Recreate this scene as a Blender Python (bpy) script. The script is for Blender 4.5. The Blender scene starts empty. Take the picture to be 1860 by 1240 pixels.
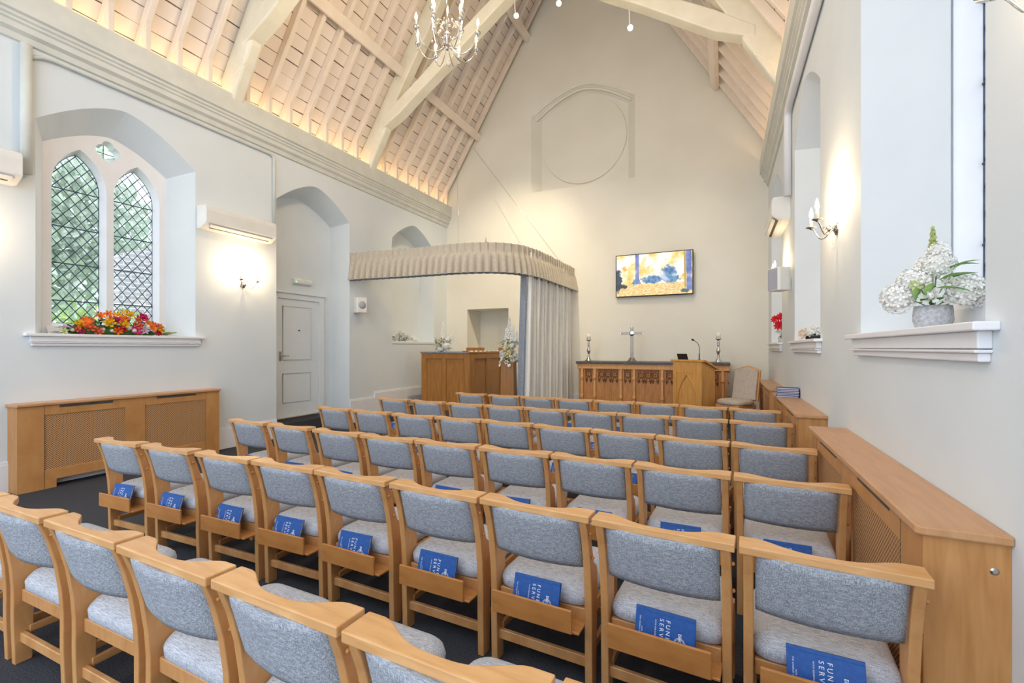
import bpy, bmesh, math, random
from mathutils import Vector, Matrix
R = math.radians
PI = math.pi
random.seed(7)
scene = bpy.context.scene
C = scene.collection

# ---------------------------------------------------------------- camera
cam = bpy.data.cameras.new('camera')
cam.sensor_width = 36.0
cam.lens = 835.0 / 1860.0 * 36.0
cam.shift_y = 12.0 / 1860.0
cam.clip_start = 0.05
co = bpy.data.objects.new('camera', cam)
C.objects.link(co)
co.location = (0, 0, 1.5)
co.rotation_euler = (R(90), 0, R(24.75))
scene.camera = co

# ---------------------------------------------------------------- world + exposure
w = bpy.data.worlds.new('world'); scene.world = w; w.use_nodes = True
bgn = w.node_tree.nodes['Background']
bgn.inputs[0].default_value = (0.80, 0.89, 1.0, 1)
bgn.inputs[1].default_value = 2.65
scene.view_settings.view_transform = 'Standard'
scene.view_settings.look = 'None'
scene.view_settings.exposure = 0.0
scene.view_settings.gamma = 1.0
scene.view_settings.use_curve_mapping = False

def lamp(name, kind, loc, power, color, radius=0.05, aim=None, spot=None, blend=0.6, size=None, parent=None):
    l = bpy.data.lights.new(name, kind)
    l.energy = power; l.color = color
    if kind in ('POINT', 'SPOT'): l.shadow_soft_size = radius
    if spot: l.spot_size = R(spot); l.spot_blend = blend
    if size: l.shape = 'RECTANGLE'; l.size, l.size_y = size
    o = bpy.data.objects.new(name, l); C.objects.link(o)
    o.location = loc
    if aim is not None:
        d = Vector(aim) - Vector(loc)
        o.rotation_euler = d.to_track_quat('-Z', 'Y').to_euler()
    if parent is not None: o.parent = parent
    return o

# ceiling spotlights on the middle truss (the fixtures are built further down)
SPOTS = [((-3.33, 7.33, 7.45), (-5.4, 10.4, 1.5), 900), ((-2.54, 7.33, 7.42), (-3.9, 10.4, 2.0), 230), ((-1.35, 7.33, 6.66), (-1.0, 10.4, 1.8), 170)]
for loc, aim, pw in SPOTS:
    lamp('spot_beam', 'SPOT', (loc[0], loc[1] + .07, loc[2] - .16), pw, (1.0, .84, .60), .04, aim, 72, 1.0)

# ---------------------------------------------------------------- materials
def srgb(r, g, b):
    f = lambda c: (c / 12.92) if c <= 0.04045 else ((c + 0.055) / 1.055) ** 2.4
    return (f(r / 255), f(g / 255), f(b / 255), 1)

def mat(name, col, rough=0.6, metal=0.0, spec=None, emis=None, estr=0, trans=0):
    m = bpy.data.materials.new(name); m.use_nodes = True
    b = m.node_tree.nodes['Principled BSDF']
    b.inputs['Base Color'].default_value = col
    b.inputs['Roughness'].default_value = rough
    b.inputs['Metallic'].default_value = metal
    if spec is not None: b.inputs['Specular IOR Level'].default_value = spec
    if emis: b.inputs['Emission Color'].default_value = emis; b.inputs['Emission Strength'].default_value = estr
    if trans: b.inputs['Transmission Weight'].default_value = trans
    return m

def nt(m): return m.node_tree.nodes, m.node_tree.links, m.node_tree.nodes['Principled BSDF']

def noise_col(m, c1, c2, scale=(1, 1, 1), nscale=5, detail=4, bump=0, bscale=40, bdist=0.002, lo=.3, hi=.7, coord='Object', distort=0):
    n, l, b = nt(m)
    tc = n.new('ShaderNodeTexCoord'); mp = n.new('ShaderNodeMapping'); mp.inputs['Scale'].default_value = scale
    l.new(tc.outputs[coord], mp.inputs[0])
    ns = n.new('ShaderNodeTexNoise'); ns.inputs['Scale'].default_value = nscale; ns.inputs['Detail'].default_value = detail
    ns.inputs['Distortion'].default_value = distort
    l.new(mp.outputs[0], ns.inputs['Vector'])
    cr = n.new('ShaderNodeValToRGB'); cr.color_ramp.elements[0].position = lo; cr.color_ramp.elements[1].position = hi
    cr.color_ramp.elements[0].color = c1; cr.color_ramp.elements[1].color = c2
    l.new(ns.outputs['Fac'], cr.inputs[0]); l.new(cr.outputs[0], b.inputs['Base Color'])
    if bump:
        n2 = n.new('ShaderNodeTexNoise'); n2.inputs['Scale'].default_value = bscale; n2.inputs['Detail'].default_value = 6
        l.new(tc.outputs[coord], n2.inputs['Vector'])
        bp = n.new('ShaderNodeBump'); bp.inputs['Strength'].default_value = bump; bp.inputs['Distance'].default_value = bdist
        l.new(n2.outputs['Fac'], bp.inputs['Height']); l.new(bp.outputs[0], b.inputs['Normal'])
    return tc, cr

M = {}
M['plaster'] = mat('painted_plaster', srgb(230, 232, 230), .75)
noise_col(M['plaster'], srgb(218, 225, 229), srgb(224, 230, 233), nscale=1.5, bump=.15, bscale=6, bdist=.01)
M['plaster_end'] = mat('end_wall_plaster', srgb(228, 227, 218), .8)
noise_col(M['plaster_end'], srgb(227, 223, 210), srgb(232, 229, 218), nscale=1.2, bump=.12, bscale=5, bdist=.01)
M['white'] = mat('white_gloss_paint', srgb(236, 236, 238), .45)
noise_col(M['white'], srgb(232, 232, 235), srgb(238, 238, 240), nscale=3)
M['cornice'] = mat('cornice_paint', srgb(214, 214, 206), .6)
noise_col(M['cornice'], srgb(208, 209, 201), srgb(220, 220, 212), nscale=4)
M['beam'] = mat('cream_painted_timber', srgb(236, 230, 210), .65)
noise_col(M['beam'], srgb(230, 223, 200), srgb(241, 236, 218), scale=(1, 1, 1), nscale=3, bump=.4, bscale=9, bdist=.01)
M['rafter'] = mat('painted_rafter', srgb(240, 228, 214), .65)
noise_col(M['rafter'], srgb(236, 222, 206), srgb(243, 232, 219), nscale=4, bump=.3, bscale=12, bdist=.006)
M['door'] = mat('door_paint', srgb(226, 232, 236), .5)
noise_col(M['door'], srgb(222, 229, 233), srgb(229, 234, 238), nscale=2)
M['door_line'] = mat('door_panel_moulding', srgb(206, 214, 219), .5)

def boards_mat():
    m = mat('ceiling_boards', srgb(240, 228, 216), .7); n, l, b = nt(m)
    tc = n.new('ShaderNodeTexCoord'); sp = n.new('ShaderNodeSeparateXYZ'); l.new(tc.outputs['Object'], sp.inputs[0])
    # gaps between the boards run along y, spaced evenly up the slope (by z); they stop and start at random
    ns = n.new('ShaderNodeTexNoise'); ns.inputs['Scale'].default_value = 1.6; ns.inputs['Detail'].default_value = 1
    mp = n.new('ShaderNodeMapping'); mp.inputs['Scale'].default_value = (.3, 1.0, 3.0)
    l.new(tc.outputs['Object'], mp.inputs[0]); l.new(mp.outputs[0], ns.inputs['Vector'])
    mu = n.new('ShaderNodeMath'); mu.operation = 'MULTIPLY'; mu.inputs[1].default_value = 1 / .182; l.new(sp.outputs['Z'], mu.inputs[0])
    fr = n.new('ShaderNodeMath'); fr.operation = 'FRACT'; l.new(mu.outputs[0], fr.inputs[0])
    th = n.new('ShaderNodeMath'); th.operation = 'MULTIPLY_ADD'; th.inputs[1].default_value = .22; th.inputs[2].default_value = -.055
    l.new(ns.outputs['Fac'], th.inputs[0])
    lt = n.new('ShaderNodeMath'); lt.operation = 'LESS_THAN'; l.new(fr.outputs[0], lt.inputs[0]); l.new(th.outputs[0], lt.inputs[1])
    fl = n.new('ShaderNodeMath'); fl.operation = 'FLOOR'; l.new(mu.outputs[0], fl.inputs[0])
    wn = n.new('ShaderNodeTexWhiteNoise'); wn.noise_dimensions = '1D'; l.new(fl.outputs[0], wn.inputs['W'])
    mx = n.new('ShaderNodeMix'); mx.data_type = 'RGBA'; mx.inputs['A'].default_value = srgb(236, 224, 213); mx.inputs['B'].default_value = srgb(243, 233, 224)
    l.new(wn.outputs['Value'], mx.inputs['Factor'])
    m2 = n.new('ShaderNodeMix'); m2.data_type = 'RGBA'; m2.inputs['B'].default_value = srgb(96, 86, 76)
    l.new(lt.outputs[0], m2.inputs['Factor']); l.new(mx.outputs['Result'], m2.inputs['A'])
    l.new(m2.outputs['Result'], b.inputs['Base Color'])
    return m
M['boards'] = boards_mat()

def wood_mat(name, c1, c2, c3, grain=(1, 14, 14), rough=.42, scale=2.2):
    m = mat(name, c2, rough); n, l, b = nt(m)
    tc = n.new('ShaderNodeTexCoord'); mp = n.new('ShaderNodeMapping'); mp.inputs['Scale'].default_value = grain
    l.new(tc.outputs['Object'], mp.inputs[0])
    ns = n.new('ShaderNodeTexNoise'); ns.inputs['Scale'].default_value = scale; ns.inputs['Detail'].default_value = 6; ns.inputs['Distortion'].default_value = .6
    l.new(mp.outputs[0], ns.inputs['Vector'])
    cr = n.new('ShaderNodeValToRGB'); e = cr.color_ramp.elements
    e[0].position = .25; e[0].color = c1; e[1].position = .8; e[1].color = c3
    k = e.new(.52); k.color = c2
    l.new(ns.outputs['Fac'], cr.inputs[0]); l.new(cr.outputs[0], b.inputs['Base Color'])
    bp = n.new('ShaderNodeBump'); bp.inputs['Strength'].default_value = .08; bp.inputs['Distance'].default_value = .001
    l.new(ns.outputs['Fac'], bp.inputs['Height']); l.new(bp.outputs[0], b.inputs['Normal'])
    return m
M['beech'] = wood_mat('beech_wood', srgb(186, 130, 78), srgb(202, 147, 92), srgb(214, 163, 108), (3, 3, 1.2), .38, 5)
M['beech_rail'] = wood_mat('beech_rail_wood', srgb(198, 145, 90), srgb(212, 161, 106), srgb(222, 175, 122), (1.5, 8, 8), .35, 4)
M['ply'] = wood_mat('honey_plywood', srgb(178, 116, 60), srgb(192, 130, 70), srgb(204, 146, 86), (1.5, 6, 5), .4, 4)
M['oak'] = wood_mat('oak_veneer', srgb(178, 122, 66), srgb(192, 137, 80), srgb(204, 151, 94), (10, 2, 1.2), .45, 3)
M['oak_top'] = wood_mat('oak_top_veneer', srgb(186, 136, 92), srgb(196, 148, 104), srgb(206, 160, 116), (10, 1.2, 4), .35, 3)
M['oak_lectern'] = wood_mat('light_oak', srgb(196, 138, 66), srgb(210, 153, 80), srgb(220, 168, 96), (8, 8, 1.0), .4, 3)
M['oak_dark'] = wood_mat('altar_oak', srgb(168, 110, 58), srgb(188, 129, 72), srgb(204, 148, 92), (8, 8, 1.2), .45, 4)
M['oak_carved'] = wood_mat('carved_oak', srgb(96, 56, 26), srgb(118, 72, 36), srgb(140, 90, 48), (8, 8, 8), .5, 4)
M['oak_pale'] = wood_mat('pale_oak_post', srgb(196, 138, 80), srgb(212, 156, 96), srgb(224, 172, 114), (8, 8, 1.2), .45, 4)
M['cat_wood'] = wood_mat('catafalque_oak', srgb(150, 98, 42), srgb(166, 112, 52), srgb(180, 126, 64), (7, 7, .9), .4, 3)
M['slate'] = mat('dark_slate', srgb(70, 68, 68), .4)
noise_col(M['slate'], srgb(60, 58, 58), srgb(84, 82, 82), nscale=20)
M['slate_blue'] = mat('grey_stone_edge', srgb(126, 130, 140), .35)
noise_col(M['slate_blue'], srgb(118, 122, 132), srgb(136, 140, 150), nscale=12)

def carpet_mat():
    m = mat('charcoal_carpet', srgb(52, 52, 56), .95, spec=.1)
    noise_col(m, srgb(46, 47, 53), srgb(82, 83, 88), nscale=160, detail=3, bump=.6, bscale=220, bdist=.004)
    return m
M['carpet'] = carpet_mat()
M['black'] = mat('black_matte', srgb(26, 26, 28), .6); noise_col(M['black'], srgb(22, 22, 24), srgb(32, 32, 34), nscale=20)
M['dark_slot'] = mat('vent_dark', srgb(78, 72, 66), .7); noise_col(M['dark_slot'], srgb(70, 64, 58), srgb(86, 80, 74), nscale=8)

def fabric_mat(name, c1, c2, c3, freq=260, horiz=0.5):
    m = mat(name, c2, .9, spec=.15); n, l, b = nt(m)
    tc = n.new('ShaderNodeTexCoord')
    mp = n.new('ShaderNodeMapping'); mp.inputs['Scale'].default_value = (.05, .5, 1.0); l.new(tc.outputs['Object'], mp.inputs[0])
    ns = n.new('ShaderNodeTexNoise'); ns.inputs['Scale'].default_value = freq; ns.inputs['Detail'].default_value = 2; l.new(mp.outputs[0], ns.inputs['Vector'])
    mp2 = n.new('ShaderNodeMapping'); mp2.inputs['Scale'].default_value = (1.0, 1.0, .06); l.new(tc.outputs['Object'], mp2.inputs[0])
    n2 = n.new('ShaderNodeTexNoise'); n2.inputs['Scale'].default_value = freq * .8; n2.inputs['Detail'].default_value = 2; l.new(mp2.outputs[0], n2.inputs['Vector'])
    ad = n.new('ShaderNodeMath'); ad.operation = 'ADD'; l.new(ns.outputs['Fac'], ad.inputs[0]); l.new(n2.outputs['Fac'], ad.inputs[1])
    hf = n.new('ShaderNodeMath'); hf.operation = 'MULTIPLY'; hf.inputs[1].default_value = .5; l.new(ad.outputs[0], hf.inputs[0])
    cr = n.new('ShaderNodeValToRGB'); e = cr.color_ramp.elements
    e[0].position = .40; e[0].color = c1; e[1].position = .60; e[1].color = c3; k = e.new(.5); k.color = c2
    l.new(hf.outputs[0], cr.inputs[0]); l.new(cr.outputs[0], b.inputs['Base Color'])
    bp = n.new('ShaderNodeBump'); bp.inputs['Strength'].default_value = .35; bp.inputs['Distance'].default_value = .001
    l.new(hf.outputs[0], bp.inputs['Height']); l.new(bp.outputs[0], b.inputs['Normal'])
    return m
M['fab_back'] = fabric_mat('blue_grey_weave', srgb(122, 127, 137), srgb(154, 158, 166), srgb(190, 194, 200), 620)
M['fab_seat'] = fabric_mat('pale_grey_weave', srgb(150, 152, 160), srgb(182, 184, 192), srgb(208, 210, 217), 620)
M['linen'] = mat('beige_linen', srgb(206, 195, 176), .9, spec=.1)
noise_col(M['linen'], srgb(184, 175, 159), srgb(200, 191, 176), scale=(1, 1, .3), nscale=60, detail=3)
M['linen_grey'] = mat('silver_linen', srgb(206, 203, 196), .85, spec=.15)
noise_col(M['linen_grey'], srgb(230, 228, 222), srgb(240, 238, 233), scale=(1, 1, .2), nscale=50, detail=3)
M['lining'] = mat('blue_grey_lining', srgb(150, 158, 172), .8, spec=.2)
noise_col(M['lining'], srgb(140, 148, 162), srgb(156, 164, 178), nscale=30)
M['uphol'] = mat('taupe_upholstery', srgb(176, 164, 152), .6, spec=.3)
noise_col(M['uphol'], srgb(182, 171, 160), srgb(198, 188, 178), nscale=25)
M['chrome'] = mat('polished_chrome', srgb(200, 198, 194), .12, 1.0); noise_col(M['chrome'], srgb(190, 188, 184), srgb(208, 206, 202), nscale=8)
M['silver'] = mat('brushed_silver', srgb(196, 188, 182), .28, 1.0); noise_col(M['silver'], srgb(184, 176, 170), srgb(204, 197, 191), nscale=10)
M['pewter'] = mat('satin_pewter', srgb(150, 142, 136), .38, 1.0); noise_col(M['pewter'], srgb(138, 130, 124), srgb(160, 152, 146), nscale=10)
M['book'] = mat('blue_book_cloth', srgb(24, 82, 158), .5); noise_col(M['book'], srgb(20, 76, 150), srgb(30, 90, 168), nscale=60)
M['navy'] = mat('navy_book_cloth', srgb(40, 62, 128), .5); noise_col(M['navy'], srgb(28, 54, 132), srgb(42, 70, 150), nscale=40)
M['paper'] = mat('book_pages', srgb(226, 224, 218), .8); noise_col(M['paper'], srgb(214, 212, 206), srgb(234, 232, 228), scale=(1, 1, 60), nscale=20)
M['ink'] = mat('white_lettering', srgb(236, 240, 246), .5); noise_col(M['ink'], srgb(230, 235, 242), srgb(240, 243, 248), nscale=20)
M['plastic'] = mat('white_plastic', srgb(232, 230, 224), .4); noise_col(M['plastic'], srgb(228, 226, 220), srgb(236, 234, 229), nscale=5)
M['grille_cloth'] = mat('speaker_grille', srgb(176, 178, 190), .8); noise_col(M['grille_cloth'], srgb(160, 162, 174), srgb(190, 192, 204), nscale=120)
M['lead'] = mat('lead_came', srgb(62, 74, 98), .6); noise_col(M['lead'], srgb(54, 66, 90), srgb(74, 86, 108), nscale=30)
M['bulb'] = mat('glowing_bulb', (1, .85, .6, 1), .3, emis=(1.0, .78, .5, 1), estr=7); noise_col(M['bulb'], (1, .84, .6, 1), (1, .88, .66, 1), nscale=5)
M['candle_tube'] = mat('ivory_candle_tube', srgb(220, 205, 175), .5); noise_col(M['candle_tube'], srgb(214, 198, 168), srgb(226, 212, 184), nscale=8)
M['wax'] = mat('cream_wax', srgb(244, 236, 216), .5); noise_col(M['wax'], srgb(240, 230, 208), srgb(248, 241, 224), nscale=8)
M['cove'] = mat('warm_cove_strip', (1, .8, .5, 1), .5, emis=(1.0, .70, .40, 1), estr=11); noise_col(M['cove'], (1, .78, .48, 1), (1, .82, .52, 1), nscale=5)
M['pot'] = mat('speckled_stone_pot', srgb(196, 196, 200), .6); noise_col(M['pot'], srgb(168, 168, 174), srgb(214, 214, 218), nscale=70)
M['green_led'] = mat('green_indicator', (0.1, .9, .4, 1), .4, emis=(.1, 1, .4, 1), estr=3); noise_col(M['green_led'], (.1, .85, .35, 1), (.12, .95, .42, 1), nscale=5)

def glass_mat(name, tint=(1, 1, 1, 1)):
    m = bpy.data.materials.new(name); m.use_nodes = True; n = m.node_tree.nodes; l = m.node_tree.links; n.clear()
    o = n.new('ShaderNodeOutputMaterial'); tr = n.new('ShaderNodeBsdfTransparent'); gl = n.new('ShaderNodeBsdfGlossy')
    gl.inputs['Roughness'].default_value = .03
    tr.inputs[0].default_value = tint; mx = n.new('ShaderNodeMixShader')
    ns = n.new('ShaderNodeTexNoise'); ns.inputs['Scale'].default_value = 6
    mr = n.new('ShaderNodeMapRange'); mr.inputs['To Min'].default_value = .03; mr.inputs['To Max'].default_value = .07
    l.new(ns.outputs['Fac'], mr.inputs[0]); l.new(mr.outputs[0], mx.inputs[0])
    l.new(tr.outputs[0], mx.inputs[1]); l.new(gl.outputs[0], mx.inputs[2]); l.new(mx.outputs[0], o.inputs[0])
    return m
M['glass'] = glass_mat('clear_leaded_glass')
M['glass_green'] = glass_mat('green_tinted_glass', (.72, .9, .7, 1))
M['crystal'] = mat('cut_crystal', (1, .97, .92, 1), .05, trans=.85); noise_col(M['crystal'], (1, .95, .9, 1), (1, .99, .95, 1), nscale=5)

def cane_mat():
    m = mat('woven_cane_grille', srgb(170, 120, 72), .6); n, l, b = nt(m)
    tc = n.new('ShaderNodeTexCoord'); sp = n.new('ShaderNodeSeparateXYZ'); l.new(tc.outputs['Object'], sp.inputs[0])
    def sin_of(sock, f, ph=0, other=None, sgn=1):
        a = n.new('ShaderNodeMath'); a.operation = 'MULTIPLY_ADD'; a.inputs[1].default_value = sgn; l.new(other, a.inputs[0]); l.new(sock, a.inputs[2])
        mlt = n.new('ShaderNodeMath'); mlt.operation = 'MULTIPLY'; mlt.inputs[1].default_value = f; l.new(a.outputs[0], mlt.inputs[0])
        s = n.new('ShaderNodeMath'); s.operation = 'SINE'; l.new(mlt.outputs[0], s.inputs[0]); return s.outputs[0]
    s1 = sin_of(sp.outputs['Y'], 2 * PI / .046, 0, sp.outputs['Z'], 1)
    s2 = sin_of(sp.outputs['Y'], 2 * PI / .046, 0, sp.outputs['Z'], -1)
    mu = n.new('ShaderNodeMath'); mu.operation = 'MULTIPLY'; l.new(s1, mu.inputs[0]); l.new(s2, mu.inputs[1])
    ab = n.new('ShaderNodeMath'); ab.operation = 'ABSOLUTE'; l.new(mu.outputs[0], ab.inputs[0])
    cr = n.new('ShaderNodeValToRGB'); e = cr.color_ramp.elements
    e[0].position = .46; e[0].color = srgb(206, 156, 106); e[1].position = .56; e[1].color = srgb(84, 52, 26)
    l.new(ab.outputs[0], cr.inputs[0]); l.new(cr.outputs[0], b.inputs['Base Color'])
    bp = n.new('ShaderNodeBump'); bp.invert = True; bp.inputs['Strength'].default_value = .6; bp.inputs['Distance'].default_value = .004
    l.new(ab.outputs[0], bp.inputs['Height']); l.new(bp.outputs[0], b.inputs['Normal'])
    return m
M['cane'] = cane_mat()

def brick_mat():
    m = mat('grey_brick', srgb(150, 146, 152), .9); n, l, b = nt(m)
    tc = n.new('ShaderNodeTexCoord'); mp = n.new('ShaderNodeMapping'); mp.inputs['Rotation'].default_value = (0, 0, 0)
    sp = n.new('ShaderNodeSeparateXYZ'); cb = n.new('ShaderNodeCombineXYZ'); l.new(tc.outputs['Object'], sp.inputs[0])
    l.new(sp.outputs['Y'], cb.inputs['X']); l.new(sp.outputs['Z'], cb.inputs['Y'])
    bt = n.new('ShaderNodeTexBrick'); bt.inputs['Scale'].default_value = 1.0
    bt.inputs['Brick Width'].default_value = .26; bt.inputs['Row Height'].default_value = .09; bt.inputs['Mortar Size'].default_value = .012
    bt.inputs['Color1'].default_value = srgb(178, 172, 182); bt.inputs['Color2'].default_value = srgb(196, 190, 198); bt.inputs['Mortar'].default_value = srgb(226, 226, 228)
    l.new(cb.outputs[0], bt.inputs['Vector']); l.new(bt.outputs['Color'], b.inputs['Base Color'])
    return m
M['brick'] = brick_mat()

def leafmat(name, c1, c2):
    m = mat(name, c1, .6, spec=.3); noise_col(m, c1, c2, nscale=9, coord='Object'); return m
M['leaf'] = leafmat('dark_green_leaf', srgb(52, 92, 44), srgb(96, 134, 68))
M['leaf_l'] = leafmat('light_green_leaf', srgb(110, 158, 84), srgb(160, 196, 120))
M['bush'] = leafmat('garden_bush_leaf', srgb(150, 184, 104), srgb(204, 222, 150))
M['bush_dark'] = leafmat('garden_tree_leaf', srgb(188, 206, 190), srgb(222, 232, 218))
FL = {}
for k, c in dict(white=(252, 251, 246), cream=(240, 226, 186), yellow=(240, 190, 20), orange=(232, 108, 18), coral=(236, 118, 84), pink=(206, 40, 110),
                 red=(190, 24, 50), poinsettia=(214, 30, 48), blue=(30, 62, 160), lilac=(196, 168, 190), palegreen=(190, 200, 130), peach=(244, 224, 200)).items():
    m = mat('petal_' + k, srgb(*c), .6, spec=.25)
    c1 = srgb(*[int(v * .9) for v in c]); noise_col(m, c1, srgb(*c), nscale=30); FL[k] = m

# ---------------------------------------------------------------- mesh helpers
class MB:
    def __init__(s): s.v = []; s.f = []; s.sm = []
    def add(s, vs, fs, smooth=False):
        o = len(s.v); s.v += [tuple(v) for v in vs]
        for f in fs: s.f.append(tuple(i + o for i in f)); s.sm.append(smooth)
        return s
    def box(s, x0, x1, y0, y1, z0, z1):
        v = [(x, y, z) for x in (x0, x1) for y in (y0, y1) for z in (z0, z1)]
        return s.add(v, [(0, 1, 3, 2), (4, 6, 7, 5), (0, 4, 5, 1), (2, 3, 7, 6), (0, 2, 6, 4), (1, 5, 7, 3)])
    def prism(s, poly, axis, a, b, smooth=False):
        # poly: 2D points; axis 'x' -> (y,z), 'y' -> (x,z), 'z' -> (x,y)
        def P(p, t):
            return {'x': (t, p[0], p[1]), 'y': (p[0], t, p[1]), 'z': (p[0], p[1], t)}[axis]
        n = len(poly); v = [P(p, a) for p in poly] + [P(p, b) for p in poly]
        s.add(v, [tuple(range(n))[::-1], tuple(range(n, 2 * n))])
        return s.add(v, [(i, (i + 1) % n, n + (i + 1) % n, n + i) for i in range(n)], smooth)
    def tube(s, pts, r, seg=8, cap=True):
        pts = [Vector(p) for p in pts]; rs = r if isinstance(r, (list, tuple)) else [r] * len(pts)
        t0 = (pts[1] - pts[0]).normalized(); up = Vector((0, 0, 1)) if abs(t0.z) < .9 else Vector((1, 0, 0))
        nrm = t0.cross(up).normalized(); vs = []
        for i, p in enumerate(pts):
            t = (pts[min(i + 1, len(pts) - 1)] - pts[max(i - 1, 0)]).normalized()
            nrm = (nrm - t * nrm.dot(t)).normalized(); bn = t.cross(nrm)
            for k in range(seg):
                a = 2 * PI * k / seg; vs.append(p + (nrm * math.cos(a) + bn * math.sin(a)) * rs[i])
        fs = [(i * seg + k, i * seg + (k + 1) % seg, (i + 1) * seg + (k + 1) % seg, (i + 1) * seg + k) for i in range(len(pts) - 1) for k in range(seg)]
        if cap: fs += [tuple(range(seg))[::-1], tuple(range((len(pts) - 1) * seg, len(pts) * seg))]
        return s.add(vs, fs, True)
    def lathe(s, prof, seg=16, c=(0, 0, 0), axis='z'):
        vs = []
        for r, z in prof:
            for k in range(seg):
                a = 2 * PI * k / seg
                q = (r * math.cos(a), r * math.sin(a), z)
                if axis == 'x': q = (q[2], q[0], q[1])
                if axis == 'y': q = (q[0], q[2], q[1])
                vs.append((c[0] + q[0], c[1] + q[1], c[2] + q[2]))
        fs = [(i * seg + k, i * seg + (k + 1) % seg, (i + 1) * seg + (k + 1) % seg, (i + 1) * seg + k) for i in range(len(prof) - 1) for k in range(seg)]
        fs += [tuple(range(seg))[::-1], tuple(range((len(prof) - 1) * seg, len(prof) * seg))]
        return s.add(vs, fs, True)
    def ball(s, c, r, seg=12, rings=8, sc=(1, 1, 1)):
        prof = [(max(r * math.sin(PI * i / rings), 1e-4), -r * math.cos(PI * i / rings)) for i in range(rings + 1)]
        o = len(s.v); s.lathe(prof, seg)
        for i in range(o, len(s.v)):
            x, y, z = s.v[i]; s.v[i] = (c[0] + x * sc[0], c[1] + y * sc[1], c[2] + z * sc[2])
        return s
    def loft(s, A, B, closed=True, smooth=False):
        n = len(A); m = n if closed else n - 1
        return s.add(list(A) + list(B), [(i, (i + 1) % n, n + (i + 1) % n, n + i) for i in range(m)], smooth)
    def xf(s, mtx, start=0):
        for i in range(start, len(s.v)): s.v[i] = tuple(mtx @ Vector(s.v[i]))
        return s
    def mesh(s, name, m, bevel=0, seg=2):
        me = bpy.data.meshes.new(name); me.from_pydata(s.v, [], s.f); me.update()
        for p, q in zip(me.polygons, s.sm): p.use_smooth = q
        bm = bmesh.new(); bm.from_mesh(me)
        bmesh.ops.remove_doubles(bm, verts=bm.verts, dist=1e-5)
        bmesh.ops.recalc_face_normals(bm, faces=bm.faces)
        if bevel:
            ed = [e for e in bm.edges if e.is_manifold and e.calc_face_angle(0) > R(30)]
            bmesh.ops.bevel(bm, geom=ed, offset=bevel, segments=seg, affect='EDGES', profile=.5, clamp_overlap=True)
        bm.to_mesh(me); bm.free(); me.materials.append(m)
        return me
    def build(s, name, m, parent=None, bevel=0, seg=2):
        return link(name, s.mesh(name, m, bevel, seg), parent)

def link(name, me, parent=None, loc=None, rot=None):
    o = bpy.data.objects.new(name, me); C.objects.link(o)
    if parent is not None: o.parent = parent
    if loc is not None: o.location = loc
    if rot is not None: o.rotation_euler = rot
    return o

def tag(o, label, cat, group=None):
    o['label'] = label; o['category'] = cat
    if group: o['group'] = group
    return o

def thing(name, label, cat, loc=(0, 0, 0), rz=0, group=None):
    o = bpy.data.objects.new(name, None); C.objects.link(o); o.empty_display_size = .1
    o.location = loc; o.rotation_euler = (0, 0, rz)
    return tag(o, label, cat, group)

def struct(o): o['kind'] = 'structure'; return o

def copy_tree(o, parent=None):
    c = o.copy(); C.objects.link(c)
    if parent is not None: c.parent = parent
    for ch in list(o.children): copy_tree(ch, c)
    return c

def fill2d(outer, holes):
    """flat faces for a polygon with holes; returns (verts2d, faces)"""
    cu = bpy.data.curves.new('fill', 'CURVE'); cu.dimensions = '2D'; cu.fill_mode = 'BOTH'
    for pl in [outer] + holes:
        sp = cu.splines.new('POLY'); sp.points.add(len(pl) - 1); sp.use_cyclic_u = True
        for i, p in enumerate(pl): sp.points[i].co = (p[0], p[1], 0, 1)
    ob = bpy.data.objects.new('fill', cu); C.objects.link(ob)
    me = bpy.data.meshes.new_from_object(ob)
    vs = [(v.co.x, v.co.y) for v in me.vertices]; fs = [tuple(p.vertices) for p in me.polygons]
    bpy.data.objects.remove(ob); bpy.data.curves.remove(cu); bpy.data.meshes.remove(me)
    # the fill may come back twice (front and back at the same place): keep each face once
    seen = set(); out = []
    for f in fs:
        k = tuple(sorted((round(vs[i][0], 4), round(vs[i][1], 4)) for i in f))
        if k not in seen: seen.add(k); out.append(f)
    return vs, out

def arch(y0, y1, zb, zs, za, n=14, e=1.55):
    c = (y0 + y1) / 2; h = (y1 - y0) / 2
    p = [(y0, zb)]
    for i in range(2 * n + 1):
        s = -1 + i / n
        p.append((c + s * h, zs + (za - zs) * (1 - abs(s) ** e)))
    p.append((y1, zb))
    return p

def lancet(c, hw, zb, zs, rise, n=10):
    cc = (rise * rise - hw * hw) / (2 * hw); r = hw + cc; a = math.atan2(rise, cc)
    p = [(c - hw, zb)]
    for i in range(n + 1):
        t = a * i / n; p.append((c + cc - r * math.cos(t), zs + r * math.sin(t)))
    for i in range(n - 1, -1, -1):
        t = a * i / n; p.append((c - cc + r * math.cos(t), zs + r * math.sin(t)))
    p.append((c + hw, zb))
    return p

# ---------------------------------------------------------------- room numbers
XL, XR, YE, YB = -6.77, .81, 10.5, -1.6
XC = (XL + XR) / 2
SL, ZB = 1.6, 5.7      # roof slope, height of the boards above the wall face
ZT = 5.1               # wall head
def roof_z(d): return ZB + SL * d          # d = distance in from the wall face
HALF = XR - XC
ZA = roof_z(HALF)
DZ = .13               # dais height
NL = [(2.36, 4.02), (8.25, 9.90)]
DOOR_R = (5.31, 6.96)
NR = [(2.10, 3.67), (5.05, 6.75), (8.15, 9.85)]

# ---------------------------------------------------------------- floor and walls
struct(MB().box(-8.0, XR + .05, -3.2, 7.3, -.1, 0).build('floor', M['carpet']))
struct(MB().box(XL, XR, 7.3, YE, -.1, DZ).build('floor_dais', M['carpet'])).name = 'floor.001'

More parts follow.
